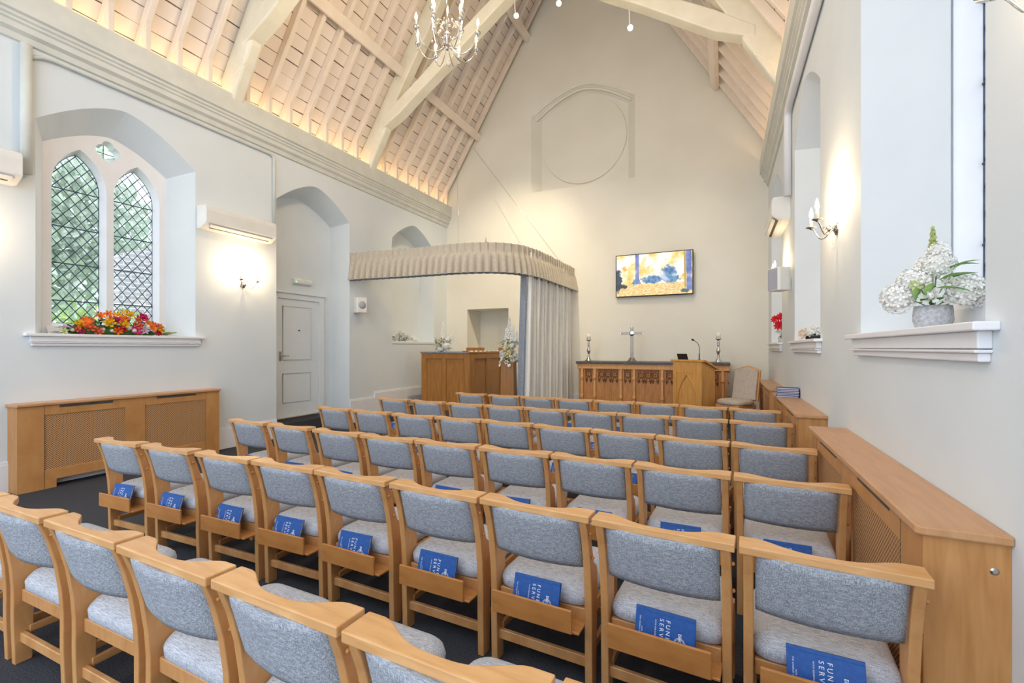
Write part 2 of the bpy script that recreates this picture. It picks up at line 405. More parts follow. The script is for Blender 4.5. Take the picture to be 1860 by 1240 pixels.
def side_wall(name, x0, sgn, niches, doors):
    """x0: wall face; sgn -1 = outwards is -x"""
    mb = MB(); ZS = 1.64 if sgn < 0 else 1.575; dp, ins = (.33, .2) if sgn < 0 else (.36, .26)
    outer = [(YB, 0), (YE, 0), (YE, ZT), (YB, ZT)]
    holes = []
    for (a, b) in niches: holes.append(arch(a, b, ZS, 3.99, 4.44))
    if doors:
        a, b = doors; d = arch(a, b, 0, 3.99, 4.44)
        outer = [(YB, 0)] + d + [(YE, 0), (YE, ZT), (YB, ZT)]
    vs, fs = fill2d(outer, holes)
    mb.add([(x0, p[0], p[1]) for p in vs], fs)
    # recess sides
    for (a, b) in niches:
        blind = (sgn < 0 and a > 8)
        if blind:
            A = arch(a, b, 1.64, 3.99, 4.44); B = arch(a, b, 1.64, 3.95, 4.30); xb = x0 + sgn * .45
        else:
            A = arch(a, b, ZS, 3.99, 4.44); B = arch(a + .17, b - ins, ZS, 3.87, 4.17); xb = x0 + sgn * dp
        mb.loft([(x0, *p) for p in A], [(xb, *p) for p in B])
        if blind: mb.add([(xb, *p) for p in B], [tuple(range(len(B)))])
        else:
            # plaster behind the tracery edge so that no daylight leaks round it
            E_ = [(y, z) for y, z in B]
            F_ = [((y - (a + b) / 2) * 1.25 + (a + b) / 2, 1.64 + (z - 1.64) * 1.1 - .1) for y, z in B]
            mb.loft([(xb + sgn * .01, *p) for p in E_], [(xb + sgn * .01, *p) for p in F_])
    if doors:
        a, b = doors
        A = arch(a, b, 0, 3.99, 4.44); B = arch(a, b, 0, 3.95, 4.30); xb = x0 + sgn * .52
        mb.loft([(x0, *p) for p in A], [(xb, *p) for p in B], closed=False)
        mb.add([(xb, *p) for p in B], [tuple(range(len(B)))])
    # wall head and outer skin
    mb.add([(x0, YB, ZT), (x0, YE + .3, ZT), (x0 + sgn * .6, YE + .3, ZT), (x0 + sgn * .6, YB, ZT)], [(0, 1, 2, 3)])
    return struct(mb.build(name, M['plaster']))
side_wall('wall_left', XL, -1, NL, DOOR_R)
side_wall('wall_right', XR, 1, NR, None)

# end wall with the coffin opening and the blind arch
OPN = (-6.14, -4.94, 1.30, 2.515)
def end_wall():
    mb = MB()
    outer = [(XL, 0), (XR, 0), (XR, ZT), (XR + .35, ZT + .0), (XR + .35, roof_z(-.35)), (XC, ZA), (XL - .35, roof_z(-.35)), (XL - .35, ZT), (XL, ZT)]
    o = OPN
    h1 = [(o[0], o[2]), (o[1], o[2]), (o[1], o[3]), (o[0], o[3])]
    h2 = arch(-4.32, -1.81, 5.33, 7.22, 7.74, e=1.7)
    vs, fs = fill2d(outer, [h1, h2]); mb.add([(p[0], YE, p[1]) for p in vs], fs)
    mb.loft([(p[0], YE, p[1]) for p in h1], [(p[0], YE + .72, p[1]) for p in h1])
    mb.add([(p[0], YE + .72, p[1]) for p in h1], [(0, 1, 2, 3)])
    mb.add([(x, YE + .70, z) for x, z in [(-5.55, 1.3), (-5.53, 1.3), (-5.53, 2.5), (-5.55, 2.5)]], [(0, 1, 2, 3)])
    YI = YE + .25
    B = arch(-4.13, -2.0, 5.42, 7.12, 7.60, e=1.7)
    mb.loft([(p[0], YE, p[1]) for p in h2], [(p[0], YI, p[1]) for p in B])
    cc = (-3.065, 6.485)
    mb.add([(p[0], YI, p[1]) for p in B], [tuple(range(len(B)))])
    c1 = [(cc[0] + 1.045 * math.cos(2 * PI * k / 72), cc[1] + 1.045 * math.sin(2 * PI * k / 72)) for k in range(72)]
    c2 = [(cc[0] + 1.03 * math.cos(2 * PI * k / 72), cc[1] + 1.03 * math.sin(2 * PI * k / 72)) for k in range(72)]
    mb.loft([(p[0], YI, p[1]) for p in c1], [(p[0], YI - .045, p[1]) for p in c2], smooth=False)
    mb.add([(p[0], YI - .045, p[1]) for p in c2], [tuple(range(72))])
    # hood mould following the arch
    for o_, y_, rr_ in ((.02, YE + .04, .028), (.09, YE + .12, .03)):
        pts = arch(-4.32 + o_, -1.81 - o_, 7.0, 7.22 - o_, 7.74 - o_, e=1.7)[1:-1]
        mb.tube([(x, y_, z) for x, z in pts], rr_, 6)
    return struct(mb.build('wall_end', M['plaster_end']))
end_wall()

# ---------------------------------------------------------------- cornices
def cornice(name, x0, sgn):
    # profile (distance in from wall, z)
    pr = [(0, 5.12), (.12, 5.12), (.12, 5.27), (.155, 5.27), (.155, 4.99), (.125, 4.975), (.125, 4.945), (.105, 4.93), (.105, 4.905), (.085, 4.89), (.085, 4.83), (.045, 4.80), (.03, 4.74), (0, 4.73)]
    mb = MB(); mb.prism([(x0 + sgn * d, z) for d, z in pr], 'y', YB, YE)
    return struct(mb.build(name, M['cornice']))
cornice('trim_1', XL, 1); cornice('trim_2', XR, -1)
def cove(name, x0, sgn):
    xs = sorted([x0 - sgn * .04, x0 - sgn * .10])
    mb = MB().box(xs[0], xs[1], YB, YE - .05, 5.105, 5.125)
    return tag(mb.build(name, M['cove']), 'warm light strip hidden on the ledge behind the %s cornice' % ('left' if sgn > 0 else 'right'), 'light strip')
cove('cove_light_strip', XL, 1); cove('cove_light_strip', XR, -1)

# conduit pipes below the cornices
def pipe(name, pts, r, lab):
    o = MB().tube(pts, r, 10).build(name, M['cornice'] if 'left' in lab else M['white'])
    return tag(o, lab, 'pipe')
xp = XL + .035
pipe('conduit_pipe', [(xp, 5.24, 3.52), (xp, 5.24, 4.62), (xp, 5.22, 4.66), (xp, 5.16, 4.68), (xp, 2.50, 4.68), (xp, 2.40, 4.66), (xp, 2.30, 4.60)], .022, 'thin cream pipe on the left wall dropping to the air conditioner beside the window')
pipe('conduit_pipe', [(XL + .05, 2.27, 3.35), (XL + .05, 2.27, 4.72)], .05, 'thick cream pipe running down the left wall beside the arched window')
xp = XR - .05
pipe('conduit_pipe', [(xp, 7.0, 3.5), (xp, 7.0, 4.52), (xp, 6.95, 4.60), (xp, 6.8, 4.62), (xp, -1, 4.62)], .045, 'white pipe under the right cornice dropping to the right air conditioner')

# ---------------------------------------------------------------- ceiling
ce = MB()
for sg, x0 in ((1, XL), (-1, XR)):
    a = (x0 - sg * .42, roof_z(-.42)); b = (XC, ZA)
    ce.add([(a[0], YB, a[1]), (a[0], YE + .3, a[1]), (b[0], YE + .3, b[1]), (b[0], YB, b[1])], [(0, 1, 2, 3)])
ceiling = struct(ce.build('ceiling', M['boards']))
ANG = math.atan(SL); VD = .13 / math.cos(ANG)
def rafter_mesh(wd=.07):
    # left-hand rafter at y=0: slanted piece and vertical ashlar post
    mb = MB()
    def pt(d, down): return (XL + d, roof_z(d) - down)
    d1 = HALF - .02
    mb.prism([pt(-.40, .01), pt(d1, .01), pt(d1, VD), pt(-.10, VD)], 'y', -wd / 2, wd / 2)
    post = [(XL + .03, 5.11), (XL + .11, 5.11), (XL + .115, roof_z(.115) - VD + .02), (XL + .20, roof_z(.20) - VD + .03), (XL + .03, roof_z(.03) - VD + .05)]
    mb.prism(post, 'y', -wd / 2 + .004, wd / 2 - .004)
    return mb.mesh('rafter', M['rafter'], .006, 1)
rm = rafter_mesh()
TR = [-1.28, 1.63, 4.54, 7.45]
ys = []
for t in TR[:3]:
    for o_ in (.20, .58, .97, 1.36, 1.75, 2.13, 2.53): ys.append(t + o_)
ys += [7.89, 8.30, 8.68, 9.10, 9.50, 9.93, 10.36]
rnd = random.Random(3)
for y in ys:
    if y < -.9: continue
    for sg in (1, -1):
        o = link('rafter', rm, ceiling)
        o.location = ((0 if sg > 0 else XL + XR), y, 0); o.scale = (sg, 1, 1)
        o.rotation_euler = (0, 0, 0)
# purlins
for d, z in ((.99, 7.06), (2.36, 9.2)):
    for sg in (1, -1):
        x = XL + d if sg > 0 else XR - d
        h = .1
        m_ = Matrix.Translation((x, 0, roof_z(d) - VD - .09)) @ Matrix.Rotation(-sg * ANG, 4, 'Y')
        MB().box(-.085, .085, YB, YE, -.055, .055).xf(m_).build('purlin', M['rafter'], ceiling, .008, 1)
# trusses
def truss(y):
    e = bpy.data.objects.new('roof_truss', None); C.objects.link(e); e.parent = ceiling; e.location = (0, y, 0)
    for sg in (1, -1):
        X = (lambda d: XL + d) if sg > 0 else (lambda d: XR - d)
        mb = MB(); ds = [-.10, .14, .22, .5, 1.0, 1.6, 2.3, 3.0, HALF + .02]
        top = [(X(d), roof_z(d) - .02) for d in ds]
        bot = []
        for d in ds:
            th = .62 + .03 * math.sin(d * 5)
            bot.append((X(d), roof_z(d) - th))
        bot = [(X(-.04), 5.12), (X(.115), 5.12), (X(.22), 5.50), (X(.42), roof_z(.42) - .72)] + bot[3:]
        mb.prism(top + bot[::-1], 'y', -.10, .10)
        mb.build('principal_rafter', M['beam'], e, .02, 2)
        # scissor brace: from low on the principal up across the middle
        p0 = (X(.40), 5.92); p1 = (X(HALF + .9), 5.92 + .655 * (HALF + .5))
        mb = MB(); n = 8; up = []; dn = []
        for i in range(n + 1):
            t = i / n; x = p0[0] + (p1[0] - p0[0]) * t; z = p0[1] + (p1[1] - p0[1]) * t
            wob = .018 * math.sin(i * 2.1 + sg)
            up.append((x, z + .17 + wob)); dn.append((x, z - .13 - wob * .6 + (.0 if i else .1)))
        mb.prism(up + dn[::-1], 'y', -.13 + (.0 if sg > 0 else .02), .13 - (.02 if sg > 0 else 0))
        mb.build('scissor_brace', M['beam'], e, .02, 2)
        # knee: the swollen foot where brace and principal meet
        mb = MB()
        mb.prism([(X(.02), 5.13), (X(.118), 5.13), (X(.34), 5.52), (X(.56), 5.90), (X(.66), 6.3), (X(.3), 6.0)], 'y', -.09, .09)
        mb.build('knee_post', M['beam'], e, .03, 2)
    return e
for t in TR[1:]: truss(t)

# ---------------------------------------------------------------- skirting boards
def skirt(name, x0, sgn, segs):
    mb = MB()
    for a, b, z0, z1 in segs:
        xs = sorted([x0, x0 + sgn * .022]); mb.box(xs[0], xs[1], a, b, z0, z1 - .03)
        xs = sorted([x0, x0 + sgn * .014]); mb.box(xs[0], xs[1], a, b, z1 - .03, z1)
    return struct(mb.build(name, M['white'], None, .003, 1))
skirt('baseboard_left', XL, 1, [(YB, DOOR_R[0], 0, .32), (6.96, 7.30, 0, .47), (7.30, 7.67, DZ, .47), (7.67, YE, DZ, .578)])
skirt('baseboard_right', XR, -1, [(YB, 7.30, 0, .32), (7.30, YE, DZ, .45)])
struct(MB().box(XL, XR, YE - .022, YE, DZ, .42).build('baseboard_end', M['white'], None, .003, 1))

# ---------------------------------------------------------------- windows
def clip_to(poly, p, d):
    """part(s) of line p+t*d inside a convex-ish polygon"""
    ts = []
    n = len(poly)
    for i in range(n):
        a = poly[i]; b = poly[(i + 1) % n]; ex, ey = b[0] - a[0], b[1] - a[1]
        den = d[0] * ey - d[1] * ex
        if abs(den) < 1e-9: continue
        t = ((a[0] - p[0]) * ey - (a[1] - p[1]) * ex) / den
        s = ((a[0] - p[0]) * d[1] - (a[1] - p[1]) * d[0]) / den
        if -1e-6 <= s <= 1 + 1e-6: ts.append(t)
    if len(ts) < 2: return None
    return min(ts), max(ts)

def quatre(cy, cz, r):
    # four lobes
    p = []; ro = r * .56; off = r * .52
    for q in range(4):
        a0 = q * PI / 2
        for k in range(9):
            a = a0 - R(100) + R(200) * k / 8
            p.append((cy + off * math.cos(a0) + ro * math.cos(a), cz + off * math.sin(a0) + ro * math.sin(a)))
    # keep lobe points outside the crossing of neighbours
    out = []
    for x, z in p:
        dx, dz = x - cy, z - cz
        if max(abs(dx), abs(dz)) >= ro * .62: out.append((x, z))
    return out

def window(idx, x0, sgn, a, b):
    c = (a + b) / 2 - .015; dp, ins, gd = (.33, .2, .45) if sgn < 0 else (.36, .26, .50); xf = x0 + sgn * dp; xg = x0 + sgn * gd
    SZ = 1.66 if sgn < 0 else 1.588
    A = arch(a + .17, b - ins, SZ - .02, 3.87, 4.17)
    lc = [c - .30, c + .30]
    fr = [lancet(q, .262, 1.765, 3.44, .47) for q in lc]
    gl = [lancet(q, .2325, 1.80, 3.45, .415) for q in lc]
    qf = quatre(c - .02, 3.99, .12)
    mb = MB()
    outer = [(y + (.04 if y > c else -.04) * 0, z) for y, z in A]
    vs, fs = fill2d(outer, fr + [qf]); mb.add([(xf, *p) for p in vs], fs)
    for f_, g_ in zip(fr, gl): mb.loft([(xf, *p) for p in f_], [(xg, *p) for p in g_], smooth=False)
    mb.loft([(xf, *p) for p in qf], [(xg, (p[0] - c + .02) * .8 + c - .02, (p[1] - 3.99) * .8 + 3.99) for p in qf])
    # outside face of the stonework keeps daylight to the lights only
    big = [(a - .1, 1.5), (b + .1, 1.5), (b + .1, 4.5), (a - .1, 4.5)]
    q2 = [((p[0] - c + .02) * .8 + c - .02, (p[1] - 3.99) * .8 + 3.99) for p in qf]
    vs, fs = fill2d(big, gl + [q2]); mb.add([(xg, *p) for p in vs], fs)
    wn = struct(mb.build('window_%d' % idx, M['white']))
    # glass
    for g_ in gl:
        xx = xg + sgn * .004
        MB().add([(xx, *p) for p in g_], [tuple(range(len(g_)))]).build('glass_pane', M['glass'], wn)
        lt = MB(); rr = .0052
        cy = (g_[0][0] + g_[-1][0]) / 2
        for sgnd in (1, -1):
            for k in range(-14, 34):
                z0 = 1.80 + k * .146
                L = clip_to(g_, (cy, z0), (.115, sgnd * .146))
                if L:
                    q0 = (cy + .115 * L[0], z0 + sgnd * .146 * L[0]); q1 = (cy + .115 * L[1], z0 + sgnd * .146 * L[1])
                    if math.dist(q0, q1) > .01: lt.tube([(xg - sgn * .001, *q0), (xg - sgn * .001, *q1)], rr, 4)
        for z0 in (2.07, 2.52, 2.96, 3.41):
            L = clip_to(g_, (cy, z0), (1, 0))
            if L: lt.tube([(xg - sgn * .006, cy + L[0], z0), (xg - sgn * .006, cy + L[1], z0)], .0075, 5)
        lt.tube([(xg - sgn * .002, *p) for p in g_ + [g_[0]]], .005, 4)
        lt.build('lead_lattice', M['lead'], wn)
    q3 = [(xg + sgn * .004, *p) for p in q2]
    MB().add(q3, [tuple(range(len(q3)))]).build('glass_pane', M['glass_green'], wn)
    lt = MB(); lt.tube([(xg, c - .02, 3.88), (xg, c - .02, 4.10)], .006, 4); lt.tube([(xg, c - .13, 3.99), (xg, c + .09, 3.99)], .006, 4)
    lt.build('lead_cross', M['lead'], wn)
    # timber sill: nosing, frieze and two mouldings
    s = MB(); i = -sgn
    def bx(d0, d1, ya, yb, z0, z1):
        xs = sorted([x0 + i * d0, x0 + i * d1]); s.box(xs[0], xs[1], ya, yb, z0, z1)
    bx(-dp, .0, a + .002, b - .002, SZ - .04, SZ)
    bx(.0, .070, a - .10, b + .10, SZ - .030, SZ)
    bx(0, .040, a - .05, b + .05, SZ - .090, SZ - .030)
    bx(0, .050, a - .055, b + .055, SZ - .105, SZ - .093)
    bx(0, .034, a - .04, b + .04, SZ - .135, SZ - .105)
    s.build('window_sill', M['white'], wn, .005, 2)
    # sloping inner sill
    MB().prism([(xf, SZ), (xf, 1.765), (xf - sgn * .05, 1.70), (xf - sgn * .07, SZ)], 'y', a + .2, b - ins - .03).build('sloping_sill', M['white'], wn)
    return wn
window(1, XL, -1, *NL[0])
for k, q in enumerate(NR): window(k + 2, XR, 1, *q)

# ---------------------------------------------------------------- door
def door():
    x = XL - .52
    y0, y1, z0, z1 = 5.69, 6.62, .24, 2.40
    d = struct(MB().box(x, x + .045, y0, y1, z0, z1).build('door_1', M['door'], None, .003, 1))
    fr = MB(); fr.box(x, x + .07, y0 - .12, y0, z0, z1 + .10); fr.box(x, x + .07, y1, y1 + .12, z0, z1 + .10); fr.box(x, x + .07, y0, y1, z1, z1 + .10)
    fr.box(x, x + .10, y0 - .16, y1 + .17, z1 + .10, z1 + .135)
    fr.build('door_frame', M['door'], d, .006, 2)
    for (a, b, c_, e_) in ((5.81, 6.44, 1.28, 2.27), (5.81, 6.43, .50, 1.04)):
        m = MB(); X0 = x + .045
        for q in ((a, b, c_, c_ + .014), (a, b, e_ - .014, e_), (a, a + .014, c_, e_), (b - .014, b, c_, e_)): m.box(X0, X0 + .010, *q)
        m.build('panel_moulding', M['door_line'], d, .003, 1)
    h = MB(); hx = x + .045
    h.box(hx, hx + .012, 5.735, 5.775, 1.27, 1.44); h.tube([(hx, 5.755, 1.36), (hx + .06, 5.755, 1.36), (hx + .065, 5.78, 1.36), (hx + .065, 5.89, 1.36)], .011, 8)
    h.build('door_handle', M['chrome'], d)
    MB().lathe([(.012, 0), (.012, .02), (.004, .022)], 10, (hx, 6.16, 1.83), 'x').build('door_viewer', M['black'], d)
    MB().box(x + .02, x + .12, y0 - .1, y1 + .1, z0 - .025, z0).build('threshold', M['silver'], d, .004, 1)
door()
st = MB().box(XL - .52, XL + .0, DOOR_R[0] + .005, DOOR_R[1] - .005, 0.0, .215)
struct(st.build('floor.002', M['carpet'], None, .005, 1))

# ---------------------------------------------------------------- chairs
def chair_parts():
    P = {}
    # top rail: straight rear edge, hollowed front edge
    n = 28; W = .265; pts = [(-W, 0), (W, 0)]
    for i in range(n + 1):
        x = W - 2 * W * i / n; q = abs(x) / W
        if q > .80: dd = .098
        else: dd = .034 + (.098 - .034) * (.5 - .5 * math.cos(PI * (q / .80) ** 1.6))
        pts.append((x, dd))
    P['rail'] = MB().prism(pts, 'z', .772, .802).mesh('top_rail', M['beech_rail'], .004, 2)
    # rear leg
    rear = [(.090, 0), (.084, .2), (.084, .36), (.078, .46), (.062, .58), (.036, .69), (.006, .775)]
    front = [(.048, .775), (.078, .69), (.104, .61), (.120, .565), (.160, .535), (.172, .50), (.174, .42), (.160, .30), (.152, 0)]
    P['rear'] = MB().prism(rear + front, 'x', -.0165, .0165).mesh('leg', M['beech'], .004, 2)
    P['front'] = MB().box(-.018, .018, .50, .55, 0, .345).mesh('leg', M['beech'], .004, 2)
    # upholstered backrest panel, curved in plan
    mb = MB(); nx, nz = 16, 8
    def bp(u, v, side):
        x = -.213 + .426 * u
        zb = .548 + .0 * u
        z = zb + (.776 - zb) * v
        y = .088 - .062 * v - .034 * (1 - (2 * u - 1) ** 2)
        th = .015 * min(1, (min(u, 1 - u) * 12 + .35)) * min(1, (min(v, 1.05 - v) * 8 + .35))
        return (x, y + side * th, z)
    F = [bp(i / nx, j / nz, -1) for j in range(nz + 1) for i in range(nx + 1)]
    B = [bp(i / nx, j / nz, 1) for j in range(nz + 1) for i in range(nx + 1)]
    w_ = nx + 1; fs = []
    for j in range(nz):
        for i in range(nx):
            k = j * w_ + i; fs.append((k, k + 1, k + w_ + 1, k + w_))
    N = len(F); fb = [tuple(i + N for i in reversed(f)) for f in fs]
    edge = [i for i in range(w_)] + [j * w_ + nx for j in range(1, nz + 1)] + [nz * w_ + i for i in range(nx - 1, -1, -1)] + [j * w_ for j in range(nz - 1, 0, -1)]
    es = [(edge[i], edge[(i + 1) % len(edge)], edge[(i + 1) % len(edge)] + N, edge[i] + N) for i in range(len(edge))]
    mb.add(F + B, fs + fb + es, True); P['back'] = mb.mesh('backrest', M['fab_back'])
    # seat cushion
    def ring(ins, z, drop):
        x0, x1, y0, y1 = -.222 + ins, .222 - ins, .105 + ins, .585 - ins; r = max(.075 - ins * .3, .02); out = []
        for cx, cy, a0 in ((x1 - r, y0 + r * .6, -90), (x1 - r, y1 - r, 0), (x0 + r, y1 - r, 90), (x0 + r, y0 + r * .6, 180)):
            ry = r * .6 if a0 in (-90, 180) else r
            for k in range(6):
                a = R(a0 + 90 * k / 5); out.append((cx + r * math.cos(a), cy + ry * math.sin(a)))
        return [(x, y, z - drop * max(0, (y - .3) / .28) ** 2 * .0 - .05 * max(0, (.20 - y) / .095) ** 1.5 * drop) for x, y in out]
    rings = [ring(.012, .352, 0), ring(.002, .362, 0), ring(0, .395, 0), ring(.006, .418, .3), ring(.02, .434, .3), ring(.05, .444, .3), ring(.11, .450, 0), ring(.18, .452, 0)]
    mb = MB()
    for A_, B_ in zip(rings, rings[1:]): mb.loft(A_, B_, smooth=True)
    mb.add(rings[-1], [tuple(range(len(rings[-1])))], True); mb.add(rings[0], [tuple(range(len(rings[0])))[::-1]], False)
    P['seat'] = mb.mesh('seat', M['fab_seat'])
    fr = MB(); fr.box(-.215, .215, .112, .134, .295, .352); fr.box(-.215, .215, .51, .53, .295, .352)
    fr.box(-.232, -.212, .15, .52, .295, .350); fr.box(.212, .232, .15, .52, .295, .350)
    P['frame'] = fr.mesh('seat_frame', M['beech'], .003, 1)
    P['str_r'] = MB().box(-.222, .222, .108, .130, .10, .145).mesh('stretcher', M['beech'], .003, 1)
    P['str_s'] = MB().box(-.010, .010, .14, .51, .13, .165).mesh('stretcher', M['beech'], .003, 1)
    P['str_f'] = MB().box(-.222, .222, .512, .532, .10, .145).mesh('stretcher', M['beech'], .003, 1)
    t = MB(); t.box(-.194, .194, 0.0, .012, .292, .392)
    P['tray_b'] = t.mesh('tray_front', M['ply'], .004, 2)
    t = MB(); t.box(-.190, .222, .012, .16, .290, .300)
    P['tray_s'] = t.mesh('tray_shelf', M['ply'], .002, 1)
    pg = MB(); pg.lathe([(.004, 0), (.0075, .002), (.0075, .008), (.003, .012)], 8, (.252, .045, .715), 'x'); pg.lathe([(.004, 0), (.0075, .002), (.0075, .008), (.003, .012)], 8, (.252, .082, .60), 'x')
    P['peg'] = pg.mesh('linking_peg', M['ply'])
    return P
CP = chair_parts()

def make_chair(tray):
    r = bpy.data.objects.new('chair', None); C.objects.link(r); r.empty_display_size = .1
    link('top_rail', CP['rail'], r); link('backrest', CP['back'], r); link('seat', CP['seat'], r); link('seat_frame', CP['frame'], r)
    for s in (-1, 1):
        link('leg', CP['rear'], r, (s * .235, 0, 0)); link('leg', CP['front'], r, (s * .222, 0, 0)); link('stretcher', CP['str_s'], r, (s * .222, 0, 0))
    link('stretcher', CP['str_r'], r); link('stretcher', CP['str_f'], r)
    link('linking_peg', CP['peg'], r)
    if tray:
        a = link('book_tray', CP['tray_b'], r, (-.004, 0, 0)); link('tray_shelf', CP['tray_s'], a)
    return r

# ---------------------------------------------------------------- service book
def text_mesh(name, body, size, m, space=1.0, ext=.0004):
    cu = bpy.data.curves.new(name, 'FONT'); cu.body = body; cu.size = size; cu.align_x = 'LEFT'; cu.extrude = ext; cu.space_character = space
    cu.resolution_u = 3
    o = bpy.data.objects.new(name, cu); C.objects.link(o)
    me = bpy.data.meshes.new_from_object(o); me.name = name
    bpy.data.objects.remove(o); bpy.data.curves.remove(cu)
    me.materials.clear(); me.materials.append(m); return me

BW, BH, BT = .225, .165, .014
def make_book():
    """origin at the middle of its lower edge; x along the long side, z up, front cover faces -y; spine on top"""
    r = bpy.data.objects.new('service_book', None); C.objects.link(r); r.empty_display_size = .05
    mb = MB(); mb.box(-BW / 2, BW / 2, 0, .0022, 0, BH); mb.box(-BW / 2, BW / 2, BT - .0022, BT, 0, BH); mb.box(-BW / 2, BW / 2, .0, BT, BH - .003, BH)
    mb.box(-BW / 2, BW / 2, -.0012, .001, BH - .012, BH - .0085)
    link('cover', mb.mesh('cover', M['book'], .0006, 1), r)
    link('pages', MB().box(-BW / 2 + .004, BW / 2 - .004, .0022, BT - .0022, .004, BH - .003).mesh('pages', M['paper']), r)
    # lettering: reads from the spine downwards, head of the page to +x
    verts = []; faces = []
    def put(me, x, z):
        o = len(verts)
        for v in me.vertices:
            # text +x -> -z ; text +y -> +x
            verts.append((x + v.co.y, -.0006 - v.co.z, z - v.co.x))
        for p in me.polygons: faces.append(tuple(i + o for i in p.vertices))
    big = dict(size=.0222, m=M['ink'], space=1.5)
    put(text_mesh('t', 'FUNERAL', **big), .006, BH - .026)
    put(text_mesh('t', 'SERVICE', **big), -.018, BH - .026)
    mb = MB(); mb.add(list(verts), list(faces)); link('title_lettering', mb.mesh('title_lettering', M['ink']), r)
    verts.clear(); faces.clear()
    put(text_mesh('t', 'WITH READINGS', .0072, M['ink'], 1.25), -.036, BH - .034)
    put(text_mesh('t', 'THE CHURCH OF', .0072, M['ink'], 1.2), -.096, BH - .034)
    put(text_mesh('t', 'HOPE', .0062, M['ink'], 1.2), -.087, BH - .072)
    mb = MB(); mb.add(verts, faces)
    link('small_lettering', mb.mesh('small_lettering', M['ink']), r)
    # ringed cross emblem
    e = MB(); cx, cz = .058, BH - .098
    def strip(x0, x1, z0, z1): e.box(x0, x1, -.0010, .0002, z0, z1)
    for s in (1, -1):
        for q in (-.0052, .0036): strip(cx + q, cx + q + .0016, *sorted([cz + s * .007, cz + s * .034]))
        for q in (-.0052, .0036): strip(*sorted([cx + s * .007, cx + s * .030]), cz + q, cz + q + .0016)
        strip(cx - .0062, cx + .0062, *sorted([cz + s * .033, cz + s * .0355])); strip(*sorted([cx + s * .029, cx + s * .0315]), cz - .0062, cz + .0062)
        strip(cx - .0012, cx + .0012, *sorted([cz + s * .010, cz + s * .030]))
    for rr in (.0165, .0205):
        n = 28; A = []; B_ = []
        for k in range(n):
            a = 2 * PI * k / n; A.append((cx + rr * math.cos(a), -.0008, cz + rr * math.sin(a))); B_.append((cx + (rr + .0016) * math.cos(a), -.0008, cz + (rr + .0016) * math.sin(a)))
        e.loft(A, B_)
    link('emblem', e.mesh('emblem', M['ink']), r)
    return r

ORD = ['first', 'second', 'third', 'fourth', 'fifth', 'sixth', 'seventh', 'eighth', 'ninth']
XS = [-4.42, -3.83, -3.23, -2.68, -2.14, -1.58, -1.037, -.495, .047]
ROWS = [
    ('nearest row', [-3.64, -3.09, -2.52, -1.96, -1.41, -.86, -.31], [.90, .90, .90, .885, .87, .845, .83], False),
    ('second nearest row', XS, [1.88, 1.90, 1.91, 1.92, 1.91, 1.89, 1.87, 1.83, 1.80], True),
    ('third nearest row', XS, [2.92, 2.90, 2.87, 2.86, 2.86, 2.85, 2.84, 2.81, 2.78], True),
    ('fourth nearest row', XS, [3.99, 3.95, 3.92, 3.92, 3.91, 3.87, 3.83, 3.76, 3.71], True),
    ('second farthest row', XS, [5.06, 5.02, 4.98, 4.97, 4.96, 4.94, 4.93, 4.91, 4.88], True),
    ('farthest row', XS[1:], [6.16, 6.11, 6.08, 6.05, 6.04, 6.02, 5.95, 5.88], True),
]
chair_plain = make_chair(False); chair_tray = make_chair(True); book0 = make_book()
used = {}
rng = random.Random(11)
for ri, (rn, xs, yy, tray) in enumerate(ROWS):
    n = len(xs)
    for i, (x, y) in enumerate(zip(xs, yy)):
        src = chair_tray if tray else chair_plain
        c_ = src if id(src) not in used else copy_tree(src)
        used[id(src)] = 1
        # lean each chair along the line its neighbours make
        j0, j1 = max(0, i - 1), min(n - 1, i + 1)
        rz = math.atan2(yy[j1] - yy[j0], xs[j1] - xs[j0]) + rng.uniform(-.012, .012)
        c_.location = (x + .265, y - .0, 0); c_.rotation_euler = (0, 0, rz)
        what = 'beech chair with woven blue-grey back'
        if i == 0: pos = 'leftmost in the %s' % rn
        elif i == n - 1: pos = 'rightmost in the %s' % rn
        else: pos = '%s from the left in the %s' % (ORD[i], rn)
        tag(c_, what + ', ' + pos, 'chair', 'chairs in the %s' % rn)
        if tray:
            b_ = book0 if 'book' not in used else copy_tree(book0)
            used['book'] = 1
            dx = rng.uniform(-.012, .012) + .002; lean = R(-17 + rng.uniform(-2, 1))
            m_ = Matrix.Translation((x + .265, y, 0)) @ Matrix.Rotation(rz, 4, 'Z') @ Matrix.Translation((dx, .0195, .3035)) @ Matrix.Rotation(lean, 4, 'X') @ Matrix.Rotation(rng.uniform(-.02, .02), 4, 'Y')
            b_.matrix_world = m_; b_.location = m_.to_translation(); b_.rotation_euler = m_.to_euler()
            if i == 0: pos = 'leftmost chair of the %s' % rn
            elif i == n - 1: pos = 'rightmost chair of the %s' % rn
            else: pos = '%s chair from left, %s' % (ORD[i], rn)
            tag(b_, 'blue service book in the tray behind the ' + pos, 'book', 'service books in the trays of the %s' % rn)

